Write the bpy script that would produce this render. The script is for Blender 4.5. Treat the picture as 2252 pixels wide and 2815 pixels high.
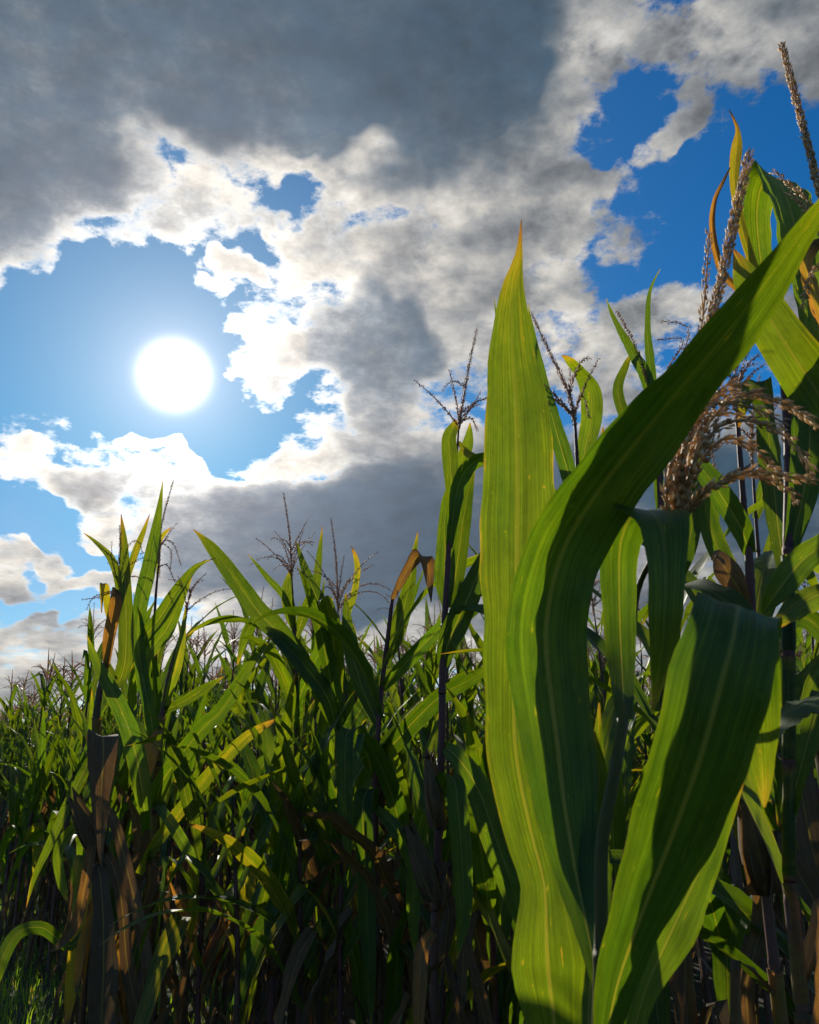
import bpy, bmesh, math, random
from mathutils import Vector, Matrix, Quaternion, noise as mnoise

scene = bpy.context.scene
for o in list(bpy.data.objects):
    bpy.data.objects.remove(o)
R = math.radians

# ---------------------------------------------------------------- camera
PITCH = R(17.0)
EYE = Vector((0.0, 0.0, 1.25))
cam_data = bpy.data.cameras.new('camera')
cam = bpy.data.objects.new('camera', cam_data)
scene.collection.objects.link(cam)
cam.location = EYE
cam.rotation_euler = (math.pi / 2 + PITCH, 0, 0)
cam_data.sensor_fit = 'HORIZONTAL'
cam_data.sensor_width = 36.0
cam_data.lens = 36.0
cam_data.clip_start = 0.02
cam_data.clip_end = 5000.0
cam_data.dof.use_dof = True
cam_data.dof.focus_distance = 3.2
cam_data.dof.aperture_fstop = 18.0
scene.camera = cam

# ---------------------------------------------------------------- sun and sky
SUN_AZ, SUN_EL = R(-17.56), R(25.4)          # from +Y, clockwise positive
SUN_DIR = Vector((math.sin(SUN_AZ) * math.cos(SUN_EL), math.cos(SUN_AZ) * math.cos(SUN_EL), math.sin(SUN_EL)))
sun_data = bpy.data.lights.new('sun', 'SUN')
sun_data.energy = 4.8
sun_data.angle = R(0.5)
sun_data.color = (1.0, 0.93, 0.80)
sun = bpy.data.objects.new('sun', sun_data)
scene.collection.objects.link(sun)
sun.rotation_euler = SUN_DIR.to_track_quat('Z', 'Y').to_euler()
sun.location = SUN_DIR * 50

vs = scene.view_settings
vs.view_transform = 'Standard'
vs.look = 'None'
vs.exposure = 0.0
vs.gamma = 1.0
vs.use_curve_mapping = False
cy = scene.cycles
cy.use_denoising = True
cy.use_adaptive_sampling = True
cy.adaptive_threshold = 0.02
cy.adaptive_min_samples = 8
cy.max_bounces = 6
cy.diffuse_bounces = 4
cy.glossy_bounces = 2
cy.transmission_bounces = 4
cy.transparent_max_bounces = 6
cy.sample_clamp_indirect = 4.0
cy.caustics_reflective = False
cy.caustics_refractive = False


class Tree:
    """Small helper to write node trees as expressions."""
    def __init__(self, nt):
        self.nt = nt
        nt.nodes.clear()

    def n(self, kind, props=None, ins=None):
        nd = self.nt.nodes.new(kind)
        for k, v in (props or {}).items():
            setattr(nd, k, v)
        for k, v in (ins or {}).items():
            self.put(nd.inputs[k], v)
        return nd

    def put(self, sock, v):
        if isinstance(v, bpy.types.NodeSocket):
            self.nt.links.new(v, sock)
        elif isinstance(v, bpy.types.Node):
            self.nt.links.new(v.outputs[0], sock)
        else:
            if sock.type == 'RGBA' and len(v) == 3:
                v = (*v, 1.0)
            sock.default_value = v

    def m(self, op, a, b=None, c=None, clamp=False):
        nd = self.nt.nodes.new('ShaderNodeMath')
        nd.operation = op
        nd.use_clamp = clamp
        for i, v in enumerate((a, b, c)):
            if v is not None:
                self.put(nd.inputs[i], v)
        return nd.outputs[0]

    def vm(self, op, a, b=None):
        nd = self.nt.nodes.new('ShaderNodeVectorMath')
        nd.operation = op
        self.put(nd.inputs[0], a)
        if b is not None:
            if op == 'SCALE':
                self.put(nd.inputs['Scale'], b)
            else:
                self.put(nd.inputs[1], b)
        return nd.outputs['Value'] if op in ('LENGTH', 'DOT_PRODUCT', 'DISTANCE') else nd.outputs[0]

    def mr(self, v, a, b, c=0.0, d=1.0, smooth=False):
        nd = self.nt.nodes.new('ShaderNodeMapRange')
        nd.interpolation_type = 'SMOOTHSTEP' if smooth else 'LINEAR'
        nd.clamp = True
        for k, x in zip(('Value', 'From Min', 'From Max', 'To Min', 'To Max'), (v, a, b, c, d)):
            self.put(nd.inputs[k], x)
        return nd.outputs[0]

    def mix(self, f, a, b, blend='MIX'):
        nd = self.nt.nodes.new('ShaderNodeMix')
        nd.data_type = 'RGBA'
        nd.blend_type = blend
        nd.clamp_factor = True
        self.put(nd.inputs[0], f)
        self.put(nd.inputs[6], a)
        self.put(nd.inputs[7], b)
        return nd.outputs[2]

    def noise(self, vec, scale, detail=2.0, rough=0.5, lac=2.0, dist=0.0, out=0):
        nd = self.n('ShaderNodeTexNoise', None, {'Scale': scale, 'Detail': detail, 'Roughness': rough,
                                                'Lacunarity': lac, 'Distortion': dist})
        if vec is not None:
            self.put(nd.inputs['Vector'], vec)
        return nd.outputs[out]


world = bpy.data.worlds.new('World')
scene.world = world
world.use_nodes = True
world.cycles.sampling_method = 'NONE'
# cloud masses and gaps: azimuth, elevation, half width, half height (degrees), cover, gloom
CLOUDS = [(-10.26, 48.06, 23.69, 9.12, 1.12, 1.5), (-0.51, 43.18, 14.41, 5.84, 0.67, 1.0), (-29.64, 38.41, 8.45, 8.31, 1.23, 1.7), (12.01, 46.92, 11.41, 5.57, 0.62, 0.45),
          (14.23, 43.35, 3.31, 3.44, 0.34, -0.3), (28.13, 43.2, 10.55, 4.72, 0.95, 0), (30.49, 44.51, 6.04, 2.15, 0.11, 0.3), (1.45, 35.81, 14.38, 5.64, 0.56, 0.1),
          (9.72, 38.63, 8.0, 4.83, 0.45, 0.15), (13.41, 37.11, 5.29, 2.44, 0.39, 0), (8.18, 31.92, 10.45, 4.66, 0.47, 0.1), (-4.67, 33.63, 7.89, 5.19, 0.34, 0.05),
          (-13.97, 37.05, 7.0, 2.43, 0.5, -0.1), (-10.4, 39.98, 5.87, 1.84, 0.39, -0.8), (-19.27, 35.43, 3.64, 3.48, 0.45, -0.4), (-19.83, 25.73, 11.32, 6.93, -1.01, 0),
          (-24.16, 28.97, 6.54, 3.03, -0.45, 0), (-10.8, 35.04, 3.9, 1.68, -0.67, 0), (-9.89, 38.33, 3.64, 1.62, -0.69, 0), (-2.44, 36.63, 2.59, 1.12, -0.56, 0),
          (-11.73, 27.27, 4.36, 2.69, 1.23, -0.8), (-1.93, 27.11, 8.64, 4.57, 0.78, 1.5), (3.62, 28.99, 5.95, 3.61, 0.45, 0.5), (-6.57, 14.52, 13.85, 5.77, 1.4, 1.7),
          (-10.64, 21.07, 8.43, 1.48, 0.73, -0.3), (-18.81, 19.09, 4.5, 0.95, 0.56, -0.2), (-20.35, 21.6, 8.94, 2.12, -1.12, 0), (2.35, 17.58, 10.76, 5.34, 0.9, 1.0),
          (1.34, 22.72, 8.1, 1.87, 0.34, -0.2), (14.67, 26.68, 9.73, 5.32, 0.56, 0.1), (21.19, 16.47, 13.65, 5.57, 1.12, 1.2), (-25.05, 17.41, 5.47, 1.03, 0.84, -0.2),
          (-22.29, 15.42, 2.54, 2.33, 0.67, -0.1), (-25.79, 14.27, 4.78, 1.98, -0.67, 0), (-22.29, 11.55, 11.49, 1.3, 0.67, 0), (-25.39, 9.04, 4.93, 0.95, 0.56, 0.3),
          (7.17, 7.98, 31.67, 4.57, 0.95, 0.35), (-22.39, 7.44, 11.22, 1.7, 0.39, -0.3), (-23.55, 5.31, 12.96, 1.66, 0.5, 0), (-23.62, 12.97, 8.7, 0.98, -0.78, 0),
          (-22.14, 10.31, 9.01, 0.69, -0.67, 0), (-19.03, 41.84, 5.9, 3.44, 0.67, 0.5), (-24.37, 44.88, 4.34, 3.82, 0.34, 0.9), (-23.64, 38.8, 2.25, 2.99, 0.0, -0.3),
          (1.27, 11.63, 15.59, 2.81, 0.45, 0.5), (17.11, 33.72, 5.01, 5.8, -0.69, 0), (25.53, 34.78, 6.97, 5.42, -0.9, 0), (16.91, 41.52, 4.6, 3.5, -0.84, 0),
          (12.88, 39.58, 3.25, 1.31, -0.5, 0), (18.56, 39.76, 3.78, 1.53, 0.95, 0), (17.17, 34.3, 3.69, 1.51, 0.84, 0), (-12.7, 33.06, 2.94, 1.42, 0.9, 0),
          (-15.01, 30.53, 2.34, 1.3, 0.62, 0), (20.78, 29.56, 3.44, 2.53, 0.5, 0)]


def build_world():
    t = Tree(world.node_tree)
    tc = t.n('ShaderNodeTexCoord')
    raw = t.vm('NORMALIZE', tc.outputs['Generated'])
    # uneven outlines: the direction is nudged by two scales of noise before the masses are read
    w1 = t.vm('SUBTRACT', t.noise(raw, 5.0, 1.0, 0.6, out=1), (0.5, 0.5, 0.5))
    w2 = t.vm('SUBTRACT', t.noise(raw, 16.0, 2.0, 0.62, out=1), (0.5, 0.5, 0.5))
    d = t.vm('ADD', raw, t.vm('ADD', t.vm('SCALE', w1, 0.16), t.vm('SCALE', w2, 0.075)))
    dx, dy, dz = t.n('ShaderNodeSeparateXYZ', None, {0: d}).outputs
    az3 = t.m('ARCTAN2', dx, dy)                 # a float fed into a vector input fills all three slots
    el3 = t.m('ARCSINE', dz)
    total = gloom = 0.0
    rows = list(CLOUDS)
    while len(rows) % 3:
        rows.append((0, 0, 1, 1, 0, 0))
    for i in range(0, len(rows), 3):             # three masses at a time, one in each slot
        a, e, hw, hh, w, wd = zip(*rows[i:i + 3])
        kx = t.n('ShaderNodeVectorMath', {'operation': 'MULTIPLY_ADD'},
                 {0: az3, 1: [1 / R(q) for q in hw], 2: [-p / q for p, q in zip(a, hw)]}).outputs[0]
        ky = t.n('ShaderNodeVectorMath', {'operation': 'MULTIPLY_ADD'},
                 {0: el3, 1: [1 / R(q) for q in hh], 2: [-p / q for p, q in zip(e, hh)]}).outputs[0]
        q = t.n('ShaderNodeVectorMath', {'operation': 'MULTIPLY_ADD'}, {0: ky, 1: ky, 2: t.vm('MULTIPLY', kx, kx)}).outputs[0]
        g = t.vm('SUBTRACT', (1, 1, 1), t.vm('MINIMUM', q, (1, 1, 1)))
        total = t.m('ADD', t.vm('DOT_PRODUCT', g, w), total)
        gloom = t.m('ADD', t.vm('DOT_PRODUCT', g, wd), gloom)
    # clouds are drawn out into flat layers towards the horizon
    rx, ry, rz = t.n('ShaderNodeSeparateXYZ', None, {0: raw}).outputs
    lay = t.m('MULTIPLY', t.m('EXPONENT', t.m('MULTIPLY', rz, -9.0)), -0.5)
    flat = t.n('ShaderNodeCombineXYZ', None, {0: rx, 1: ry, 2: t.m('MULTIPLY_ADD', rz, 1.7, lay)}).outputs[0]
    n1 = t.noise(flat, 4.2, 4.0, 0.60, 2.1, 0.1)
    n2 = t.noise(t.vm('ADD', flat, t.vm('SCALE', w2, 0.04)), 11.0, 6.0, 0.58, 2.1, 0.0)
    n3 = t.noise(flat, 38.0, 4.0, 0.66, 2.2, 0.0)
    # relief: the same noise read a little nearer the sun; puffs brighten on the side that faces it
    toward = t.vm('SUBTRACT', tuple(SUN_DIR), raw)
    step = t.vm('SCALE', t.vm('NORMALIZE', toward), 0.020)
    n2s = t.noise(t.vm('ADD', flat, step), 11.0, 5.0, 0.58, 2.1, 0.0)
    relief = t.m('SUBTRACT', n2, n2s)
    puff = t.n('ShaderNodeTexVoronoi', {'voronoi_dimensions': '3D', 'feature': 'F1', 'normalize': True},
               {'Vector': t.vm('ADD', flat, t.vm('SCALE', w2, 0.05)), 'Scale': 17.0, 'Detail': 2.0, 'Roughness': 0.55, 'Lacunarity': 2.3}).outputs['Distance']
    f = t.m('ADD', total, t.m('MULTIPLY_ADD', n1, 1.1, -0.60))
    f = t.m('ADD', f, t.m('MULTIPLY_ADD', puff, -0.9, 0.36))
    f = t.m('ADD', f, t.m('MULTIPLY_ADD', n2, 1.5, -0.75))
    f = t.m('ADD', f, t.m('MULTIPLY_ADD', n3, 1.2, -0.60))
    cover = t.mr(f, -0.10, 0.40, 0.0, 1.0, True)
    tau = t.m('MAXIMUM', f, 0.0)
    thin = t.m('EXPONENT', t.m('MULTIPLY', tau, -2.2))
    dark = t.m('ADD', gloom, t.m('ADD', t.m('MULTIPLY_ADD', n1, 1.1, -0.55), t.m('MULTIPLY_ADD', n2, 0.55, -0.275)))
    dark = t.mr(dark, 0.0, 0.95, 0.0, 1.0, True)
    # angle from the sun
    cosang = t.vm('DOT_PRODUCT', raw, tuple(SUN_DIR))
    ang = t.m('ARCCOSINE', t.m('MINIMUM', cosang, 0.999999))
    near = t.m('EXPONENT', t.m('MULTIPLY', ang, -1.0 / R(7.5)))
    haze = t.m('EXPONENT', t.m('MULTIPLY', ang, -1.0 / R(11.0)))
    wide = t.m('EXPONENT', t.m('MULTIPLY', ang, -1.0 / R(28.0)))
    sky = t.n('ShaderNodeTexSky', {'sky_type': 'NISHITA', 'sun_disc': False, 'sun_elevation': SUN_EL,
                                   'sun_rotation': SUN_AZ, 'altitude': 100.0, 'air_density': 1.0,
                                   'dust_density': 0.3, 'ozone_density': 3.0})
    blue = t.n('ShaderNodeHueSaturation', None, {'Saturation': 1.2, 'Value': 1.0, 'Color': sky.outputs[0]})
    blue = t.vm('SCALE', t.vm('MULTIPLY', blue.outputs[0], t.mix(t.mr(dz, 0.0, 0.34), (0.85, 0.90, 0.98), (0.04, 0.76, 1.08))), 0.085)
    blue = t.vm('SCALE', blue, t.m('MULTIPLY_ADD', wide, -0.72, 1.22))
    # cloud light: sunlight scattered forward through the thin parts, grey daylight on the thick parts
    body = t.m('MULTIPLY', t.mr(t.m('ADD', t.m('MULTIPLY', n2, 0.65), t.m('MULTIPLY', n1, 0.35)), 0.35, 0.60, 0.60, 0.16), t.m('MULTIPLY_ADD', wide, 0.75, 0.72))
    body = t.m('MULTIPLY', body, t.m('MAXIMUM', t.m('MULTIPLY_ADD', relief, 4.0, 1.0), 0.4))
    body = t.m('MULTIPLY', body, t.mr(puff, 0.15, 0.65, 1.2, 0.75))
    rim = t.m('MULTIPLY', thin, t.m('MULTIPLY_ADD', near, 4.6, t.m('MULTIPLY', wide, 0.10)))
    litc = t.mix(wide, (0.98, 0.98, 0.97), (1.0, 0.92, 0.76))
    cloud = t.vm('SCALE', t.vm('MULTIPLY', litc, t.mix(t.mr(body, 0.2, 0.5), (0.86, 0.95, 1.08), (1, 1, 1))), t.m('ADD', body, rim))
    shade = t.vm('SCALE', (0.036, 0.078, 0.122), t.m('MULTIPLY_ADD', wide, 0.55, 0.80))
    shade = t.vm('SCALE', shade, t.m('MULTIPLY', t.mr(n1, 0.25, 0.75, 1.3, 0.8), t.m('MULTIPLY_ADD', relief, 1.2, 1.0)))
    shade = t.vm('ADD', shade, t.vm('SCALE', litc, t.m('MULTIPLY', rim, 0.8)))
    cloud = t.mix(dark, cloud, shade)
    col = t.mix(cover, blue, cloud)
    # the sun itself with its dazzling halo
    disc = t.m('EXPONENT', t.m('MULTIPLY', t.m('POWER', t.m('DIVIDE', ang, R(2.08)), 4.0), -1.0))
    halo = t.m('EXPONENT', t.m('MULTIPLY', ang, -1.0 / R(2.6)))
    veil = t.m('ADD', t.m('MULTIPLY', disc, 2.2), t.m('ADD', t.m('MULTIPLY', halo, 0.6), t.m('MULTIPLY', haze, 0.42)))
    col = t.vm('ADD', col, t.vm('SCALE', (1.0, 0.90, 0.95), veil))
    bg = t.n('ShaderNodeBackground', None, {'Color': col, 'Strength': 1.0})
    out = t.n('ShaderNodeOutputWorld', None, {'Surface': bg.outputs[0]})


build_world()


# ---------------------------------------------------------------- materials
def attr(t, name, kind='GEOMETRY'):
    return t.n('ShaderNodeAttribute', {'attribute_name': name, 'attribute_type': kind})


def ramp(t, fac, stops):
    nd = t.n('ShaderNodeValToRGB')
    el = nd.color_ramp.elements
    while len(el) < len(stops):
        el.new(0.5)
    for e, (p, c) in zip(el, stops):
        e.position = p
        e.color = (*c, 1)
    t.put(nd.inputs[0], fac)
    return nd.outputs[0]


def new_mat(name):
    m = bpy.data.materials.new(name)
    m.use_nodes = True
    return m, Tree(m.node_tree)


def make_leaf_material():
    m, t = new_mat('corn leaf')
    lc = t.n('ShaderNodeSeparateXYZ', None, {0: attr(t, 'lc').outputs['Vector']})
    u, v, ln = lc.outputs
    age = attr(t, 'age').outputs['Fac']
    oi = t.n('ShaderNodeObjectInfo')
    rnd = t.m('FRACT', t.m('ADD', attr(t, 'rnd').outputs['Fac'], oi.outputs['Random']))
    au = t.m('ABSOLUTE', u)
    along = t.m('MULTIPLY', v, ln)
    seed = t.m('MULTIPLY', rnd, 91.0)
    vein = t.noise(t.n('ShaderNodeCombineXYZ', None, {0: t.m('MULTIPLY', u, 17.0), 1: t.m('MULTIPLY', along, 2.2), 2: seed}), 1.0, 3.0, 0.65)
    fine = t.noise(t.n('ShaderNodeCombineXYZ', None, {0: t.m('MULTIPLY', u, 60.0), 1: t.m('MULTIPLY', along, 5.0), 2: seed}), 1.0, 1.0, 0.5)
    mott = t.noise(t.n('ShaderNodeCombineXYZ', None, {0: t.m('MULTIPLY', u, 1.6), 1: t.m('MULTIPLY', along, 7.0), 2: seed}), 1.0, 4.0, 0.6)
    spot = t.noise(t.n('ShaderNodeCombineXYZ', None, {0: t.m('MULTIPLY', u, 5.0), 1: t.m('MULTIPLY', along, 55.0), 2: seed}), 1.0, 2.0, 0.5)
    tip = t.m('POWER', v, 13.0)
    edge = t.m('POWER', au, 22.0)
    wild = t.m('ADD', t.m('MULTIPLY_ADD', mott, 0.55, -0.27), t.m('MULTIPLY_ADD', vein, 0.30, -0.15))
    a = t.m('ADD', age, t.m('MULTIPLY', wild, t.mr(age, 0.45, 0.85, 1.0, 0.35)))
    a = t.m('ADD', a, t.m('MULTIPLY', tip, 0.55))
    a = t.m('ADD', a, t.m('MULTIPLY', edge, t.mr(t.m('ADD', mott, t.m('MULTIPLY', spot, 0.4)), 0.55, 0.95, 0.0, 0.34)))
    sore = t.noise(t.n('ShaderNodeCombineXYZ', None, {0: t.m('MULTIPLY', u, 8.0), 1: t.m('MULTIPLY', along, 20.0), 2: t.m('ADD', seed, 7.0)}), 1.0, 3.0, 0.6)
    a = t.m('ADD', a, t.mr(sore, 0.68, 0.76, 0.0, 0.42))
    a = t.m('ADD', a, t.mr(spot, 0.70, 0.76, 0.0, 0.34), clamp=True)
    refl = ramp(t, a, [(0.0, (0.020, 0.052, 0.011)), (0.36, (0.036, 0.070, 0.010)), (0.52, (0.13, 0.120, 0.026)),
                       (0.70, (0.12, 0.078, 0.040)), (1.0, (0.125, 0.088, 0.054))])
    tran = ramp(t, a, [(0.0, (0.056, 0.108, 0.002)), (0.34, (0.138, 0.176, 0.002)), (0.50, (0.34, 0.25, 0.005)),
                       (0.68, (0.40, 0.165, 0.012)), (0.84, (0.090, 0.042, 0.010)), (1.0, (0.030, 0.019, 0.008))])
    vv = t.m('MULTIPLY', t.mr(vein, 0.28, 0.72, 0.70, 1.24), t.mr(fine, 0.3, 0.7, 0.84, 1.12))
    blot = t.noise(t.n('ShaderNodeCombineXYZ', None, {0: t.m('MULTIPLY', u, 2.5), 1: t.m('MULTIPLY', along, 26.0), 2: t.m('ADD', seed, 3.0)}), 1.0, 5.0, 0.7)
    vv = t.m('MULTIPLY', vv, t.mr(blot, 0.3, 0.7, 0.80, 1.16))
    tone = t.mr(rnd, 0.0, 1.0, 0.70, 1.16)
    rib = t.m('MULTIPLY', t.mr(au, 0.03, 0.085, 1.0, 0.0, True), t.mr(v, 0.0, 1.0, 1.0, 0.15))
    refl = t.vm('SCALE', refl, t.m('MULTIPLY', vv, tone))
    refl = t.mix(t.m('MULTIPLY', rib, 0.62), refl, (0.18, 0.20, 0.07))
    tran = t.vm('SCALE', tran, t.m('MULTIPLY', vv, tone))
    tran = t.mix(t.m('MULTIPLY', rib, 0.55), tran, (0.33, 0.25, 0.012))
    h = t.m('ADD', t.m('MULTIPLY', vein, 0.6), t.m('ADD', t.m('MULTIPLY', fine, 0.35), t.m('MULTIPLY', rib, 0.8)))
    bump = t.n('ShaderNodeBump', None, {'Strength': 0.35, 'Distance': 0.003, 'Height': h})
    p = t.n('ShaderNodeBsdfPrincipled', None, {'Base Color': refl, 'Roughness': t.mr(a, 0.3, 0.8, 0.55, 0.80),
                                              'Specular IOR Level': 0.24, 'Normal': bump})
    tr = t.n('ShaderNodeBsdfTranslucent', None, {'Color': tran, 'Normal': bump})
    ad = t.n('ShaderNodeAddShader', None, {0: p.outputs[0], 1: tr.outputs[0]})
    t.n('ShaderNodeOutputMaterial', None, {'Surface': ad.outputs[0]})
    return m


def make_stalk_material():
    m, t = new_mat('corn stalk')
    lc = t.n('ShaderNodeSeparateXYZ', None, {0: attr(t, 'lc').outputs['Vector']})
    g = t.n('ShaderNodeNewGeometry')
    rnd = t.n('ShaderNodeObjectInfo').outputs['Random']
    n = t.noise(t.vm('MULTIPLY', g.outputs['Position'], (1, 1, 0.25)), 9.0, 4.0, 0.6)
    f = t.m('ADD', t.m('ADD', t.m('MULTIPLY_ADD', n, 1.3, -0.4), attr(t, 'age').outputs['Fac']), t.m('MULTIPLY_ADD', rnd, 0.4, -0.2), clamp=True)
    c = ramp(t, f, [(0.0, (0.125, 0.052, 0.058)), (0.40, (0.14, 0.068, 0.060)), (0.62, (0.065, 0.070, 0.016)), (1.0, (0.13, 0.11, 0.035))])
    c = t.mix(t.mr(lc.outputs[1], 0.0, 0.45, 0.7, 0.0), c, (0.15, 0.105, 0.06))
    st = t.noise(t.vm('MULTIPLY', g.outputs['Position'], (1, 1, 0.03)), 420.0, 2.0, 0.5)
    b = t.n('ShaderNodeBump', None, {'Strength': 0.3, 'Distance': 0.002, 'Height': st})
    p = t.n('ShaderNodeBsdfPrincipled', None, {'Base Color': c, 'Roughness': 0.6, 'Specular IOR Level': 0.22, 'Normal': b})
    t.n('ShaderNodeOutputMaterial', None, {'Surface': p.outputs[0]})
    return m


def make_tassel_material():
    m, t = new_mat('corn tassel')
    g = t.n('ShaderNodeNewGeometry')
    rnd = attr(t, 'rnd').outputs['Fac']
    n = t.noise(g.outputs['Position'], 60.0, 2.0, 0.5)
    f = t.m('ADD', t.m('MULTIPLY', rnd, 0.75), t.m('MULTIPLY_ADD', n, 0.6, -0.2), clamp=True)
    red = ramp(t, f, [(0.0, (0.17, 0.090, 0.062)), (0.40, (0.32, 0.195, 0.125)), (0.8, (0.50, 0.35, 0.22)), (1.0, (0.60, 0.46, 0.30))])
    c = ramp(t, f, [(0.0, (0.23, 0.138, 0.070)), (0.40, (0.42, 0.29, 0.145)), (0.8, (0.60, 0.45, 0.245)), (1.0, (0.68, 0.55, 0.34))])
    c = t.mix(attr(t, 'age').outputs['Fac'], red, c)
    p = t.n('ShaderNodeBsdfPrincipled', None, {'Base Color': c, 'Roughness': 0.6, 'Specular IOR Level': 0.3})
    tr = t.n('ShaderNodeBsdfTranslucent', None, {'Color': t.vm('SCALE', c, 0.7)})
    ad = t.n('ShaderNodeAddShader', None, {0: p.outputs[0], 1: tr.outputs[0]})
    t.n('ShaderNodeOutputMaterial', None, {'Surface': ad.outputs[0]})
    return m


def make_silk_material():
    m, t = new_mat('corn silk')
    p = t.n('ShaderNodeBsdfPrincipled', None, {'Base Color': (0.045, 0.022, 0.012), 'Roughness': 0.6})
    t.n('ShaderNodeOutputMaterial', None, {'Surface': p.outputs[0]})
    return m


def make_grass_material():
    m, t = new_mat('grass')
    r = attr(t, 'rnd').outputs['Fac']
    c = ramp(t, r, [(0.0, (0.035, 0.070, 0.012)), (0.6, (0.06, 0.105, 0.016)), (0.9, (0.09, 0.11, 0.03)), (1.0, (0.17, 0.14, 0.06))])
    p = t.n('ShaderNodeBsdfPrincipled', None, {'Base Color': c, 'Roughness': 0.6, 'Specular IOR Level': 0.12})
    tr = t.n('ShaderNodeBsdfTranslucent', None, {'Color': t.vm('MULTIPLY', c, (4.0, 3.6, 0.5))})
    ad = t.n('ShaderNodeAddShader', None, {0: p.outputs[0], 1: tr.outputs[0]})
    t.n('ShaderNodeOutputMaterial', None, {'Surface': ad.outputs[0]})
    return m


def make_soil_material():
    m, t = new_mat('soil')
    g = t.n('ShaderNodeNewGeometry')
    n = t.noise(g.outputs['Position'], 2.2, 8.0, 0.65)
    n2 = t.noise(g.outputs['Position'], 30.0, 6.0, 0.7)
    c = ramp(t, n, [(0.3, (0.040, 0.030, 0.017)), (0.48, (0.060, 0.046, 0.026)), (0.58, (0.040, 0.055, 0.016)), (0.75, (0.050, 0.075, 0.018))])
    b = t.n('ShaderNodeBump', None, {'Strength': 0.8, 'Distance': 0.04, 'Height': n2})
    p = t.n('ShaderNodeBsdfPrincipled', None, {'Base Color': c, 'Roughness': 0.95, 'Normal': b})
    t.n('ShaderNodeOutputMaterial', None, {'Surface': p.outputs[0]})
    return m


LEAF, STALK, TASSEL, SILK = make_leaf_material(), make_stalk_material(), make_tassel_material(), make_silk_material()
GRASS, SOIL = make_grass_material(), make_soil_material()
MATS = [LEAF, STALK, TASSEL, SILK]
COL = scene.collection


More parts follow.
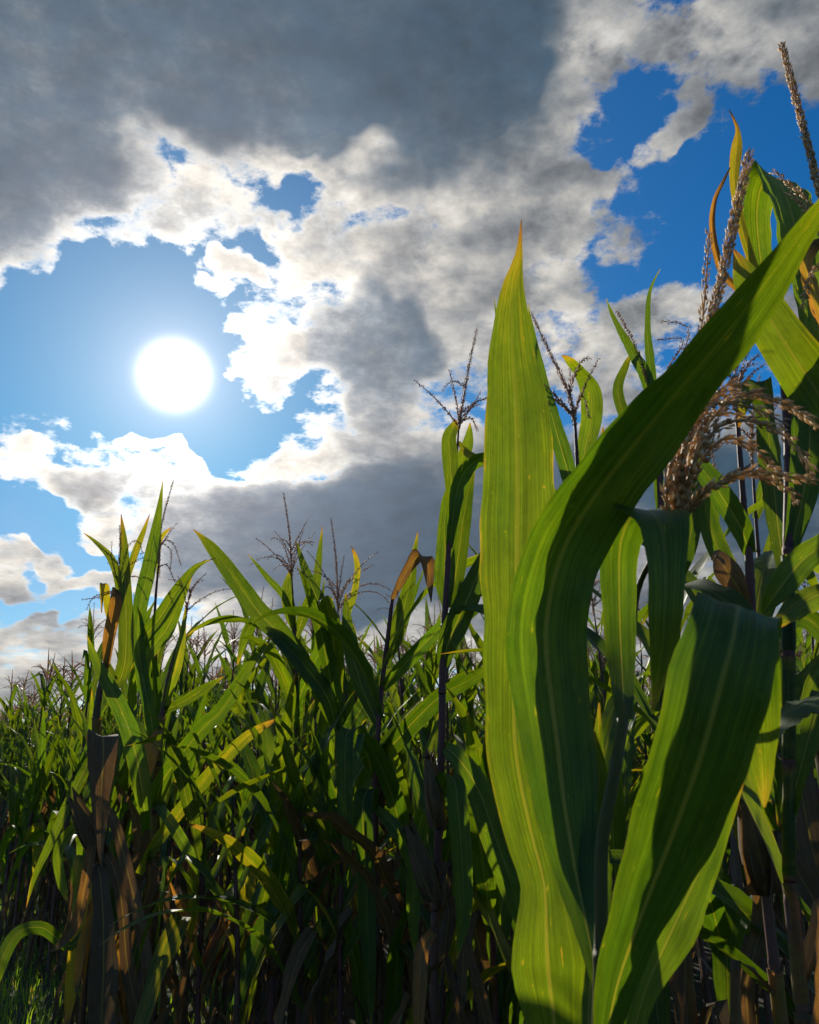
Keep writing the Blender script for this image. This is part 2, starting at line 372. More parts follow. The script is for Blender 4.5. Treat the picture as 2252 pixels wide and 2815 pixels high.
# ---------------------------------------------------------------- geometry helpers
class Geo:
    """Collects strips, tubes and spikelets; each vertex carries lc (across, along, length), age and rnd."""
    def __init__(self):
        self.v, self.f, self.mi, self.lc, self.age, self.rnd = [], [], [], [], [], []

    def vert(self, p, lc=(0, 0, 0), age=0.0, rnd=0.0):
        self.v.append(tuple(p))
        self.lc.append(lc)
        self.age.append(age)
        self.rnd.append(rnd)
        return len(self.v) - 1

    def face(self, idx, mat):
        self.f.append(tuple(idx))
        self.mi.append(mat)

    def strip(self, C, A, N, HW, cols=4, fold=0.25, ruffle=0.12, waves=5.0, age=0.0, rnd=0.0, ph=0.0, mat=0, curl=0.0, nick=0.0, pleat=0.0):
        n = len(C)
        L = sum((C[i + 1] - C[i]).length for i in range(n - 1))
        rows = []
        for i in range(n):
            v = i / (n - 1)
            row = []
            hw = HW[i]
            for j in range(cols + 1):
                u = -1 + 2 * j / cols
                au = abs(u)
                side = 0.0 if u < 0 else 2.1
                rise = fold * au * hw + curl * au * au * hw
                rise += ruffle * hw * au * au * (math.sin(ph + side + waves * 6.283 * v) + 0.6 * math.sin(1.7 * ph + side * 2 + waves * 2.7 * 6.283 * v))
                rise += pleat * hw * math.sin(u * 11 + ph + 1.2 * math.sin(v * 4 + ph)) * (1 - 0.5 * v)
                wob = 1.0 + (0.06 + nick) * au * mnoise.noise((v * L * 14 + ph * 3, side * 5, ph))
                p = C[i] + A[i] * (u * hw * wob) + N[i] * rise
                row.append(self.vert(p, (u, v, L), age, rnd))
            rows.append(row)
        for i in range(n - 1):
            for j in range(cols):
                self.face((rows[i][j], rows[i][j + 1], rows[i + 1][j + 1], rows[i + 1][j]), mat)

    def tube(self, P, RAD, sides=6, mat=1, age=0.0, rnd=0.0, cap=True, across=None):
        n = len(P)
        rows = []
        ref = Vector((0.31, 0.95, 0.05)).normalized()
        for i in range(n):
            tg = (P[min(i + 1, n - 1)] - P[max(i - 1, 0)]).normalized()
            a = tg.cross(ref)
            if a.length < 1e-3:
                a = tg.cross(Vector((1, 0, 0)))
            a.normalize()
            b = tg.cross(a)
            rows.append([self.vert(P[i] + (a * math.cos(k * 6.28318 / sides) + b * math.sin(k * 6.28318 / sides)) * RAD[i],
                                   (k / sides if across is None else across, i / (n - 1), 1), age, rnd) for k in range(sides)])
        for i in range(n - 1):
            for k in range(sides):
                self.face((rows[i][k], rows[i][(k + 1) % sides], rows[i + 1][(k + 1) % sides], rows[i + 1][k]), mat)
        if cap:
            self.face(rows[-1], mat)

    def spikelet(self, base, d, size, w, rnd, mat=2):
        a = d.orthogonal().normalized()
        b = d.cross(a)
        k = random.random() * 1.57
        a, b = a * math.cos(k) + b * math.sin(k), b * math.cos(k) - a * math.sin(k)
        m = base + d * size * 0.42
        i0 = self.vert(base, rnd=rnd * 0.6)
        ring = [self.vert(m + x * w, rnd=rnd) for x in (a, b * 0.7, -a, -b * 0.7)]
        i1 = self.vert(base + d * size, rnd=min(1, rnd * 1.15))
        for q in range(4):
            self.face((i0, ring[(q + 1) % 4], ring[q]), mat)
            self.face((ring[q], ring[(q + 1) % 4], i1), mat)

    def spike(self, P, step, size, w, per=2, spread=0.45, rad=0.0012, sides=5, taper=0.5):
        """A tassel branch: a thin axis set with spikelets."""
        self.tube(P, [rad * (1 - 0.6 * i / (len(P) - 1)) for i in range(len(P))], sides, 2, rnd=0.25)
        acc, nxt, tot = 0.0, step * 0.6, sum((P[i + 1] - P[i]).length for i in range(len(P) - 1))
        ang = random.random() * 6
        for i in range(len(P) - 1):
            seg = P[i + 1] - P[i]
            l = seg.length
            if l < 1e-6:
                continue
            tg = seg / l
            while nxt < acc + l:
                f = nxt / tot
                p = P[i] + tg * (nxt - acc)
                o = tg.orthogonal().normalized()
                for k in range(per):
                    ang += 6.283 / per + random.uniform(-0.4, 0.4) + (1.2 if k == 0 else 0)
                    d = Quaternion(tg, ang) @ o
                    sp = spread * random.uniform(0.5, 1.25)
                    dd = (tg + d * sp).normalized()
                    s = size * random.uniform(0.5, 1.3) * (1 - (1 - taper) * f)
                    self.spikelet(p + d * rad, dd, s, w * random.uniform(0.55, 1.25) * (1 - 0.4 * f), random.random())
                nxt += step * random.uniform(0.8, 1.2)
            acc += l

    def mesh(self, name, smooth=True):
        me = bpy.data.meshes.new(name)
        me.from_pydata(self.v, [], self.f)
        at = me.attributes
        a = at.new('lc', 'FLOAT_VECTOR', 'POINT')
        a.data.foreach_set('vector', [x for l in self.lc for x in l])
        a = at.new('age', 'FLOAT', 'POINT')
        a.data.foreach_set('value', self.age)
        a = at.new('rnd', 'FLOAT', 'POINT')
        a.data.foreach_set('value', self.rnd)
        used = sorted(set(self.mi))
        for m in used:
            me.materials.append(MATS[m])
        me.polygons.foreach_set('material_index', [used.index(m) for m in self.mi])
        if smooth:
            me.polygons.foreach_set('use_smooth', [True] * len(self.f))
        me.update()
        return me


def obj(name, data, parent=None, kind=None):
    o = bpy.data.objects.new(name, data)
    COL.objects.link(o)
    if parent is not None:
        o.parent = parent
    if kind:
        o['kind'] = kind
    return o


def thing(name, label, cat, loc=(0, 0, 0), group=None):
    o = obj(name, None)
    o.location = loc
    o.empty_display_size = 0.1
    o['label'] = label
    o['category'] = cat
    if group:
        o['group'] = group
    return o


def at(px, py, Y):
    """The point at distance Y in front of the eye on a sight line of the photograph (1725 wide survey)."""
    x, y = (px - 862.5) / 1725.0, (1078.0 - py) / 1725.0
    d = Vector((x, math.cos(PITCH) - y * math.sin(PITCH), math.sin(PITCH) + y * math.cos(PITCH)))
    return EYE + d * (Y / d.y)


def per_px(p):
    """Metres per survey pixel at a point."""
    d = p - EYE
    depth = d.y * math.cos(PITCH) + d.z * math.sin(PITCH)
    return depth / 1725.0


def smooth_path(P, n):
    """Catmull-Rom through tuples of floats, n samples evenly by chord length."""
    m = len(P)
    if m == 2:
        return [[P[0][k] + (P[1][k] - P[0][k]) * i / (n - 1) for k in range(len(P[0]))] for i in range(n)]
    dense = []
    for i in range(m - 1):
        p0, p1, p2, p3 = P[max(i - 1, 0)], P[i], P[i + 1], P[min(i + 2, m - 1)]
        for s in range(12):
            q = s / 12.0
            dense.append([0.5 * (2 * b + (c - a) * q + (2 * a - 5 * b + 4 * c - d) * q * q + (3 * b - a - 3 * c + d) * q ** 3)
                          for a, b, c, d in zip(p0, p1, p2, p3)])
    dense.append(list(P[-1]))
    acc = [0.0]
    for i in range(1, len(dense)):
        acc.append(acc[-1] + math.dist(dense[i][:3], dense[i - 1][:3]))
    out, k = [], 0
    for i in range(n):
        tgt = acc[-1] * i / (n - 1)
        while k < len(acc) - 2 and acc[k + 1] < tgt:
            k += 1
        q = (tgt - acc[k]) / max(1e-9, acc[k + 1] - acc[k])
        out.append([a + (b - a) * min(1, max(0, q)) for a, b in zip(dense[k], dense[k + 1])])
    return out


# ---------------------------------------------------------------- grown corn
def grown_leaf(g, rng, base, phi, L, wmax, a0, a1, power=1.6, age=0.1, segs=14, cols=4, twist=0.0, kink=None, fold=0.3, ruffle=0.10, curl=0.0):
    """One leaf leaving the stalk at base, heading phi; a0/a1 = angles from vertical at the collar and at the tip."""
    rad, tan_ = Vector((math.cos(phi), math.sin(phi), 0)), Vector((-math.sin(phi), math.cos(phi), 0))
    C, A, N, HW = [base.copy()], [], [], []
    side = rng.uniform(-0.25, 0.25)
    for i in range(segs + 1):
        v = i / segs
        a = a0 + (a1 - a0) * v ** power
        if kink and v > kink[0]:
            a = a + kink[1]
        a = min(a, R(176))
        tg = rad * math.sin(a) + Vector((0, 0, math.cos(a))) + tan_ * side * v * 0.6
        tg.normalize()
        if i < segs:
            C.append(C[-1] + tg * (L / segs))
        nr = tan_.cross(tg).normalized()
        if nr.dot(Vector((0, 0, 1)) if a < R(100) else rad) < 0:
            nr = -nr
        ac = tg.cross(nr).normalized()
        q = Quaternion(tg, twist * v + 0.25 * math.sin(v * 5 + phi))
        A.append(q @ ac)
        N.append(q @ nr)
        f = (0.5 + 0.5 * min(1.0, v / 0.3)) * (1 - v ** 2.3) + 0.004
        if age > 0.7:
            f *= 0.75 + 0.55 * mnoise.noise((v * 5.0, phi * 9, L * 31))
            C[i] += Vector(mnoise.noise_vector((v * 4.5, phi * 7, L * 17))) * 0.022 * min(1.0, v * 4)
        HW.append(max(0.0008, wmax * 0.5 * f))
    g.strip(C, A, N, HW, cols, fold, ruffle, rng.uniform(3, 6), age, rng.random(), rng.random() * 6, 0, curl, 0.05 + 0.2 * max(0, age - 0.6))
    return C


def grown_tassel(rng, top, lean, n_br, fine=True, length=0.30):
    """[(Geo spike), [Geo branches]]"""
    random.seed(rng.random())
    up = (Vector((0, 0, 1)) + lean).normalized()
    bend = Vector((rng.uniform(-1, 1), rng.uniform(-1, 1), 0)) * 0.10
    P = []
    for i in range(10):
        f = i / 9
        P.append(top + up * length * f + bend * length * f * f)
    main = Geo()
    if fine:
        main.spike(P, 0.0080, 0.0125, 0.0034, 3, 0.45, 0.0024)
    else:
        main.tube(P[::3], [0.005, 0.0075, 0.006, 0.002], 4, 2, rnd=rng.random())
    brs = []
    for k in range(n_br):
        f = rng.uniform(0.02, 0.42)
        b = top + up * length * f
        ph = k * 2.4 + rng.uniform(-0.4, 0.4)
        d0 = (up + Vector((math.cos(ph), math.sin(ph), 0)) * rng.uniform(0.45, 0.95)).normalized()
        L = length * rng.uniform(0.42, 0.75) * (1.1 - f)
        droop = rng.uniform(0.1, 1.6)
        pts, p, d = [b], b.copy(), d0.copy()
        for s in range(7):
            d = (d + Vector((0, 0, -droop * 0.17 * (0.5 + s / 5)))).normalized()
            p = p + d * (L / 7)
            pts.append(p.copy())
        g = Geo()
        if fine:
            g.spike(pts, 0.0085, 0.0120, 0.0031, 2, 0.5, 0.0016, 4)
        else:
            g.tube(pts[::2] + [pts[-1]], [0.0025, 0.0056, 0.005, 0.0045, 0.0012], 3, 2, rnd=rng.random())
        brs.append(g)
    return main, brs


def ear_geo(rng, base, d, L=0.22, r=0.026, age=0.8, segs=9, sides=9):
    g, silk = Geo(), Geo()
    a = d.orthogonal().normalized()
    b = d.cross(a)
    prof = [0.45, 0.85, 1.0, 1.02, 0.98, 0.9, 0.74, 0.5, 0.28, 0.14]
    rn = rng.random()
    rows = []
    for i in range(segs + 1):
        v = i / segs
        rr = r * prof[min(9, int(v * 9))]
        row = []
        for k in range(sides):
            q = k * 6.2832 / sides
            f = rr * (1 + 0.07 * math.sin(q * 3 + v * 2 + rn * 6))
            row.append(g.vert(base + d * L * v + (a * math.cos(q) + b * math.sin(q)) * f, (((k % 3) / 1.5) - 0.66, v * 0.9, 0.4), age, rn))
        rows.append(row)
    for i in range(segs):
        for k in range(sides):
            g.face((rows[i][k], rows[i][(k + 1) % sides], rows[i + 1][(k + 1) % sides], rows[i + 1][k]), 0)
    # loose husk blades wrapped over the body
    for k in range(4):
        q = k * 1.57 + rng.random()
        o = a * math.cos(q) + b * math.sin(q)
        C, A, N, HW = [], [], [], []
        for i in range(8):
            v = i / 7
            out_ = r * (1.07 * prof[min(9, int(v * 8.9))] + 0.9 * max(0, v - 0.75) * (1 + k % 2))
            C.append(base + d * L * (v * (1.05 + 0.08 * k)) + o * out_)
            A.append(d.cross(o).normalized())
            N.append(-o)
            HW.append(r * 1.05 * (1 - v ** 2.5) + 0.001)
        g.strip(C, A, N, HW, 4, 0.45, 0.04, 2, age + rng.uniform(-0.15, 0.15), rng.random(), q, 0)
    tip = base + d * L
    for k in range(16):
        dd = (d + Vector((rng.uniform(-1, 1), rng.uniform(-1, 1), rng.uniform(-1, 0.6))) * 0.7).normalized()
        p1 = tip + dd * 0.02
        p2 = p1 + (dd + Vector((0, 0, -0.8))) * rng.uniform(0.008, 0.02)
        silk.tube([tip - d * 0.02, p1, p2], [0.002, 0.0018, 0.0006], 3, 3, rnd=0)
    return g, silk


def stalk_geo(P, RAD, nodes):
    """P path, RAD radii; nodes = indices with a swollen ring."""
    g = Geo()
    g.tube(P, RAD, 8, 1, cap=True)
    return g


def grow(rng, H=1.85, n_leaf=12, fine=True, dead=0.27, tassel=True, ear=True, tidy=0.0):
    """One plant in its own space: [(part name, Geo, [(sub-part name, Geo)])]."""
    parts = []
    lean = Vector((rng.uniform(-1, 1), rng.uniform(-1, 1), 0)) * 0.05
    curve = Vector((rng.uniform(-1, 1), rng.uniform(-1, 1), 0)) * 0.04

    def pos(z):
        f = z / H
        return Vector((0, 0, z)) + lean * f * H + curve * math.sin(f * 3.1)

    zs = [H * (0.06 + 0.94 * (i / (n_leaf - 1)) ** 0.92) for i in range(n_leaf)]
    P, RAD = [pos(0.0)], [0.013]
    for i, z in enumerate(zs):
        r = 0.0125 - 0.0075 * (z / H)
        if fine:
            P += [pos(z - 0.012), pos(z), pos(z + 0.012)]
            RAD += [r * 0.95, r * 1.28, r * 1.08]
            if i < n_leaf - 1:
                zm = z + (zs[i + 1] - z) * 0.55
                P.append(pos(zm))
                RAD.append(r * 1.1)
        elif i % 3 == 0:
            P.append(pos(z))
            RAD.append(r)
    top = pos(H) + Vector((0, 0, 0.12)) + lean * 0.2
    P.append(top)
    RAD.append(0.003)
    g = Geo()
    g.tube(P, RAD, 8 if fine else 4, 1)
    parts.append(('stalk', g, []))
    phi0 = rng.random() * 6.28
    segs, cols = (15, 4) if fine else (8, 2)
    for i, z in enumerate(zs):
        f = i / (n_leaf - 1)
        phi = phi0 + (i % 2) * math.pi + rng.uniform(-0.4, 0.4)
        g = Geo()
        if f < dead:
            grown_leaf(g, rng, pos(z), phi, rng.uniform(0.45, 0.75), rng.uniform(0.028, 0.05), R(rng.uniform(20, 40)), R(rng.uniform(40, 55)), 1.0,
                       rng.uniform(0.84, 1.15), segs, cols, rng.uniform(-2.5, 2.5), (rng.uniform(0.06, 0.2), R(rng.uniform(112, 135))), 0.5, 0.28, 0.5)
        elif f < dead + 0.28:
            grown_leaf(g, rng, pos(z), phi, rng.uniform(0.6, 0.85), rng.uniform(0.06, 0.085), R(rng.uniform(18, 36)), R(rng.uniform(45, 130)), 1.2,
                       rng.choice((0.0, 0.04, 0.08, 0.12, 0.2, 0.4, 0.85)), segs, cols, rng.uniform(-1.0, 1.0),
                       (rng.uniform(0.15, 0.4), R(rng.uniform(90, 130))) if rng.random() < 0.55 else None, 0.3, 0.14)
        else:
            up = (f - dead - 0.28) / (0.72 - dead)
            grown_leaf(g, rng, pos(z), phi, rng.uniform(0.55, 0.78) * (1 - 0.30 * up), rng.uniform(0.055, 0.08) * (1 - 0.2 * up),
                       R(rng.uniform(14, 30)), R(rng.uniform(28, 105) * (1 - 0.35 * up)), 1.6,
                       rng.choice((0.0, 0.03, 0.06, 0.09, 0.13, 0.18, 0.26)), segs, cols, rng.uniform(-0.8, 0.8),
                       (rng.uniform(0.45, 0.75), R(rng.uniform(60, 120))) if rng.random() < 0.12 else None, 0.32, 0.15)
        parts.append(('leaf', g, []))
    if tassel:
        main, brs = grown_tassel(rng, top, lean * 1.5, rng.randint(8, 13) if fine else 8, fine, rng.uniform(0.24, 0.34))
        parts.append(('tassel', main, [('tassel_branch', b) for b in brs]))
    if ear:
        z = H * rng.uniform(0.48, 0.56)
        phi = phi0 + rng.uniform(-0.3, 0.3)
        d = Vector((math.cos(phi) * 0.42, math.sin(phi) * 0.42, 0.9)).normalized()
        e, s = ear_geo(rng, pos(z) + d * 0.01, d, rng.uniform(0.19, 0.25), rng.uniform(0.022, 0.028), rng.choice((0.3, 0.6, 0.8, 0.9)))
        parts.append(('ear', e, [('silk', s)]))
    return parts


def merged(parts):
    """All parts of one small plant in one Geo."""
    out = Geo()
    for _, g, subs in parts:
        for s in [g] + [x[1] for x in subs]:
            off = len(out.v)
            out.v += s.v
            out.lc += s.lc
            out.age += s.age
            out.rnd += s.rnd
            out.f += [tuple(i + off for i in f) for f in s.f]
            out.mi += s.mi
    return out


# ---------------------------------------------------------------- the setting
def build_ground():
    bm = bmesh.new()
    ring = [0, 3, 6, 10, 16, 26, 45, 90, 200, 500, 1500, 4000]
    n = 48
    prev = None
    c = bm.verts.new((0, 0, 0))
    for r in ring[1:]:
        row = [bm.verts.new((r * math.cos(k * 6.2832 / n), r * math.sin(k * 6.2832 / n),
                             0.025 * mnoise.noise((r * math.cos(k * 6.2832 / n), r * math.sin(k * 6.2832 / n), 3)))) for k in range(n)]
        for k in range(n):
            if prev is None:
                bm.faces.new((c, row[k], row[(k + 1) % n]))
            else:
                bm.faces.new((prev[k], row[k], row[(k + 1) % n], prev[(k + 1) % n]))
        prev = row
    me = bpy.data.meshes.new('ground')
    bm.to_mesh(me)
    bm.free()
    me.materials.append(SOIL)
    o = obj('ground', me, kind='structure')
    o['label'] = 'dark soil and field edge under the corn'


build_ground()

EDGE_X0, EDGE_Y0, EDGE_SLOPE = 0.30, 0.8, -0.512       # the field's edge runs away to the left


def edge_x(y):
    return EDGE_X0 + EDGE_SLOPE * (y - EDGE_Y0)


def build_grass():
    rng = random.Random(5)
    g = Geo()
    count = 0
    while count < 36000:
        y = 0.2 + 17 * rng.random() ** 1.5
        x = edge_x(y) + rng.uniform(-3.2, 0.9) if rng.random() < 0.9 else rng.uniform(-6, 1)
        if x > edge_x(y) + 0.9 or x < -0.62 * y - 1.6:
            continue
        count += 1
        clump = mnoise.noise((x * 1.6, y * 1.6, 7.0))
        h = rng.uniform(0.06, 0.15) * (1.0 + 0.9 * clump) + 0.02
        w = rng.uniform(0.0015, 0.0035)
        a = rng.random() * 6.283
        d = Vector((math.cos(a), math.sin(a), 0))
        s = Vector((-d.y, d.x, 0))
        lean = rng.uniform(0.15, 1.1)
        b = Vector((x, y, -0.01))
        r = rng.random()
        i = [g.vert(b - s * w, rnd=r), g.vert(b + s * w, rnd=r)]
        m = b + Vector((0, 0, h * 0.6)) + d * h * 0.25 * lean
        i += [g.vert(m - s * w * 0.8, rnd=r), g.vert(m + s * w * 0.8, rnd=r)]
        i.append(g.vert(b + Vector((0, 0, h * (1 - 0.25 * lean))) + d * h * 0.8 * lean, rnd=r))
        g.face((i[0], i[1], i[3], i[2]), 0)
        g.face((i[2], i[3], i[4]), 0)
    me = g.mesh('grass')
    me.materials.clear()
    me.materials.append(GRASS)
    o = obj('grass', me, kind='stuff')
    o['label'] = 'rough green grass strip along the foot of the corn'
    o['category'] = 'grass'


build_grass()


# ---------------------------------------------------------------- the plants one can tell apart
def hero_leaf(g, rng, pts, Y, roll=(0.0, 0.0), age=0.1, fold=-0.25, ruffle=0.11, waves=5.0, curl=0.0, across=None, segs=30, cols=8, nick=0.0, pleat=0.0):
    P = []
    for q in pts:
        p = at(q[0], q[1], Y + q[2])
        P.append((p.x, p.y, p.z, q[3] * per_px(p)))
    S = smooth_path(P, segs + 1)
    C = [Vector(s[:3]) for s in S]
    A, N, HW = [], [], []
    prev = None
    for i in range(len(C)):
        tg = (C[min(i + 1, segs)] - C[max(i - 1, 0)]).normalized()
        view = (C[i] - EYE).normalized()
        if across:
            up = Vector((0, -math.sin(PITCH), math.cos(PITCH)))
            a = Vector((1, 0, 0)) * across[0] - up * across[1]
            a = a - tg * a.dot(tg)
        else:
            a = tg.cross(view)
        if prev is not None and a.dot(prev) < 0:
            a = -a
        if prev is not None:
            a = a.normalized() * 0.6 + prev * 0.4
            a = a - tg * a.dot(tg)
        a.normalize()
        prev = a
        v = i / segs
        r = roll[0] + (roll[1] - roll[0]) * v
        n = a.cross(tg).normalized()
        q = Quaternion(tg, r)
        A.append(q @ a)
        N.append(q @ n)
        HW.append(max(0.0006, 0.5 * S[i][3] / max(0.4, math.cos(r))))
    g.strip(C, A, N, HW, cols, fold, ruffle, waves, age, rng.random(), rng.random() * 6, 0, curl, nick, pleat)
    return C, HW


class Hero:
    def __init__(self, label, Y, stalk, seed, foot=None, name='corn_plant', group=None, green=0.0, sheath=0.72):
        """stalk: survey points (px, py, dY, width px), from low to high."""
        self.rng = random.Random(seed)
        self.Y = Y
        S = smooth_path([(*at(a, b, Y + c), w * per_px(at(a, b, Y + c)) * 0.5) for a, b, c, w in stalk], max(12, len(stalk) * 5))
        low = Vector(S[0][:3])
        self.base = Vector((low.x, low.y, 0.0)) if foot is None else Vector((foot[0], foot[1], 0.0))
        self.t = thing(name, label, 'corn plant', self.base, group)
        path, rad = [], []
        n0 = 7
        for i in range(n0):
            f = i / n0
            path.append(self.base.lerp(low, f))
            rad.append(max(S[0][3], 0.0125) * (1.05 - 0.05 * f) + (S[0][3] - max(S[0][3], 0.0125)) * f)
        path += [Vector(s[:3]) for s in S]
        rad += [s[3] for s in S]
        # joints: a swelling about every 15 cm
        P2, R2, acc, nxt = [path[0]], [rad[0]], 0.0, 0.10
        for i in range(1, len(path)):
            l = (path[i] - path[i - 1]).length
            while acc + l > nxt and l > 1e-5:
                f = (nxt - acc) / l
                p = path[i - 1].lerp(path[i], f)
                r = rad[i - 1] + (rad[i] - rad[i - 1]) * f
                d = (path[i] - path[i - 1]).normalized()
                P2 += [p - d * 0.008, p, p + d * 0.008]
                R2 += [r * 0.97, r * 1.16, r * 1.03]
                nxt += 0.165
            acc += l
            P2.append(path[i])
            R2.append(rad[i])
        g = Geo()
        g.tube(P2, R2, 10, 1, green)
        self.part('stalk', g)
        # leaf sheaths wrapped round the lower internodes
        if sheath:
            zt = path[-1].z * sheath
            joints = [i for i in range(1, len(P2) - 1) if R2[i] > R2[i - 1] * 1.1]
            for q, i in enumerate(joints[:-1]):
                if P2[i].z > zt:
                    break
                a, b = P2[i], P2[joints[q + 1]]
                g = Geo()
                pts = [a.lerp(b, f) for f in (0.0, 0.04, 0.3, 0.6, 0.86, 0.95)]
                rr = R2[i] / 1.16
                g.tube(pts, [rr * 1.12, rr * 1.3, rr * 1.26, rr * 1.22, rr * 1.24, rr * 1.36], 10, 0, max(0.0, 0.85 - a.z * 0.42 + self.rng.uniform(-0.25, 0.25)), self.rng.random(), cap=False)
                self.part('sheath', g)
        self.path = path
        self.top = path[-1]
        self.top_dir = (path[-1] - path[-3]).normalized()

    def part(self, name, g, parent=None, label=None):
        b = self.base
        g.v = [(x - b.x, y - b.y, z - b.z) for x, y, z in g.v]
        o = obj(name, g.mesh(name), parent or self.t)
        if label:
            o['label'] = label
        return o

    def leaf(self, pts, label=None, **k):
        g = Geo()
        hero_leaf(g, self.rng, pts, self.Y, **k)
        self.part('leaf', g, None, label)
        return self

    def grown(self, n, z0, z1, dead=True, phi=None):
        """Leaves that hang about the lower stalk."""
        for i in range(n):
            z = z0 + (z1 - z0) * (i + 0.5) / n
            p = min(self.path, key=lambda q: abs(q.z - z)).copy()
            p.z = z
            ph = self.rng.random() * 6.28 if phi is None else phi[i % len(phi)] + self.rng.uniform(-0.3, 0.3)
            g = Geo()
            if dead:
                grown_leaf(g, self.rng, p, ph, self.rng.uniform(0.45, 0.75), self.rng.uniform(0.045, 0.07), R(self.rng.uniform(20, 40)),
                           R(self.rng.uniform(40, 55)), 1.0, self.rng.uniform(0.72, 1.05), 22, 6, self.rng.uniform(-2, 2),
                           (self.rng.uniform(0.06, 0.2), R(self.rng.uniform(112, 135))), 0.5, 0.25, 0.4)
            else:
                grown_leaf(g, self.rng, p, ph, self.rng.uniform(0.6, 0.8), self.rng.uniform(0.055, 0.08), R(self.rng.uniform(15, 30)),
                           R(self.rng.uniform(60, 150)), 1.4, self.rng.uniform(0.0, 0.3), 22, 6, self.rng.uniform(-0.8, 0.8), None, 0.3, 0.1)
            self.part('leaf', g)
        return self

    def tassel(self, spike, branches=(), grown=0, size=0.0118, w=0.0029, step=0.0085, per=3, length=None, brw=1.0):
        """spike, branches: survey points (px, py, dY); grown adds that many free branches round the axis."""
        random.seed(self.rng.random())
        P = [Vector(s) for s in smooth_path([tuple(at(a, b, self.Y + c)) for a, b, c in spike], 16)]
        g = Geo()
        if w > 0.0030:
            g.spike(P, 0.0052, size * 0.85, w * 1.05, 6, 0.55, 0.003, 6, 0.8)
            g.age = [1.0] * len(g.v)
        else:
            g.spike(P, step * 0.8, size, w, per + 1, 0.45, 0.0018 * w / 0.0019)
        o = self.part('tassel', g)
        for br in branches:
            B = [Vector(s) for s in smooth_path([tuple(at(a, b, self.Y + c)) for a, b, c in br], 14)]
            g = Geo()
            g.spike(B, step, size, w * 0.95, 3 if w > 0.0032 else 2, 0.42, 0.0013 * w / 0.0019, 4, 0.75)
            if w > 0.0030:
                g.age = [1.0] * len(g.v)
            self.part('tassel_branch', g, o)
        if grown:
            up = (P[4] - P[0]).normalized()
            L = (P[-1] - P[0]).length if length is None else length
            _, brs = grown_tassel(self.rng, P[0], Vector((up.x / max(0.2, up.z), up.y / max(0.2, up.z), 0)), grown, True, L)
            for g in brs:
                self.part('tassel_branch', g, o)
        return self

    def ear(self, base, tip, width, age=0.85):
        a, b = at(base[0], base[1], self.Y + base[2]), at(tip[0], tip[1], self.Y + tip[2])
        d = b - a
        g, s = ear_geo(self.rng, a, d.normalized(), d.length, width * per_px(a) * 0.5, age, 12, 14)
        o = self.part('ear', g)
        self.part('silk', s, o)
        return self


# the tall upright leaf belongs to a plant one step behind
P = Hero('corn plant with one tall upright yellow-green leaf tapering to a brown tip', 1.02,
         [(1226, 2750, 0, 30), (1222, 2600, 0, 28), (1214, 2480, 0, 24), (1208, 2400, 0, 12)], 2)
P.leaf([(1205, 2480, 0.02, 90), (1180, 2300, 0, 105), (1168, 2156, -0.02, 118), (1154, 2040, -0.03, 152), (1150, 1950, -0.03, 122), (1146, 1860, -0.02, 92),
        (1118, 1750, -0.01, 112), (1088, 1600, 0.0, 124), (1082, 1480, 0.01, 122), (1088, 1300, 0.02, 140), (1089, 1150, 0.03, 156), (1090, 1000, 0.03, 150),
        (1086, 850, 0.03, 126), (1078, 720, 0.02, 88), (1080, 610, 0.01, 47), (1093, 535, 0, 16), (1098, 462, 0, 2)],
       'tall upright yellow-green leaf lit from behind, tapering to a brown tip', age=0.23, fold=-0.12, ruffle=0.10, waves=5.5, segs=60, cols=12, roll=(0.15, -0.1), nick=0.07, pleat=0.012)
P.leaf([(1222, 2560, 0.02, 60), (1232, 2300, 0.05, 90), (1246, 2000, 0.08, 84), (1250, 1760, 0.10, 60), (1258, 1600, 0.10, 30), (1262, 1480, 0.10, 3)], age=0.1)
P.grown(4, 0.2, 0.7)

# the big plant right before the eye: four broad leaves and a drooping tassel
F = Hero('nearest corn plant with a broad folded leaf, an arching leaf and a heavy drooping tassel', 0.78,
         [(1258, 2260, 0, 30), (1262, 2100, 0, 29), (1266, 1950, 0, 28), (1268, 1780, 0.01, 28), (1290, 1650, 0.02, 26), (1314, 1510, 0.06, 22),
          (1328, 1370, 0.24, 16), (1344, 1240, 0.27, 13), (1390, 1150, 0.18, 12), (1432, 1098, 0.06, 12)], 3, green=0.25, sheath=0)
F.leaf([(1262, 2080, 0, 26), (1240, 1970, 0.03, 52), (1212, 1830, 0.07, 96), (1190, 1700, 0.09, 134), (1176, 1580, 0.11, 154), (1162, 1470, 0.12, 160),
        (1150, 1350, 0.12, 168), (1160, 1250, 0.11, 162), (1190, 1150, 0.09, 156), (1248, 1052, 0.05, 150), (1320, 955, 0.0, 140), (1400, 858, -0.05, 126),
        (1500, 738, -0.11, 108), (1600, 612, -0.16, 84), (1680, 502, -0.20, 56), (1760, 395, -0.23, 26), (1820, 315, -0.25, 2)],
       'long dark green leaf sweeping up to the right with a pale midrib', age=0.02, fold=-0.30, ruffle=0.10, waves=5.0, segs=60, cols=12, roll=(-0.25, 0.55), nick=0.06, pleat=0.014)
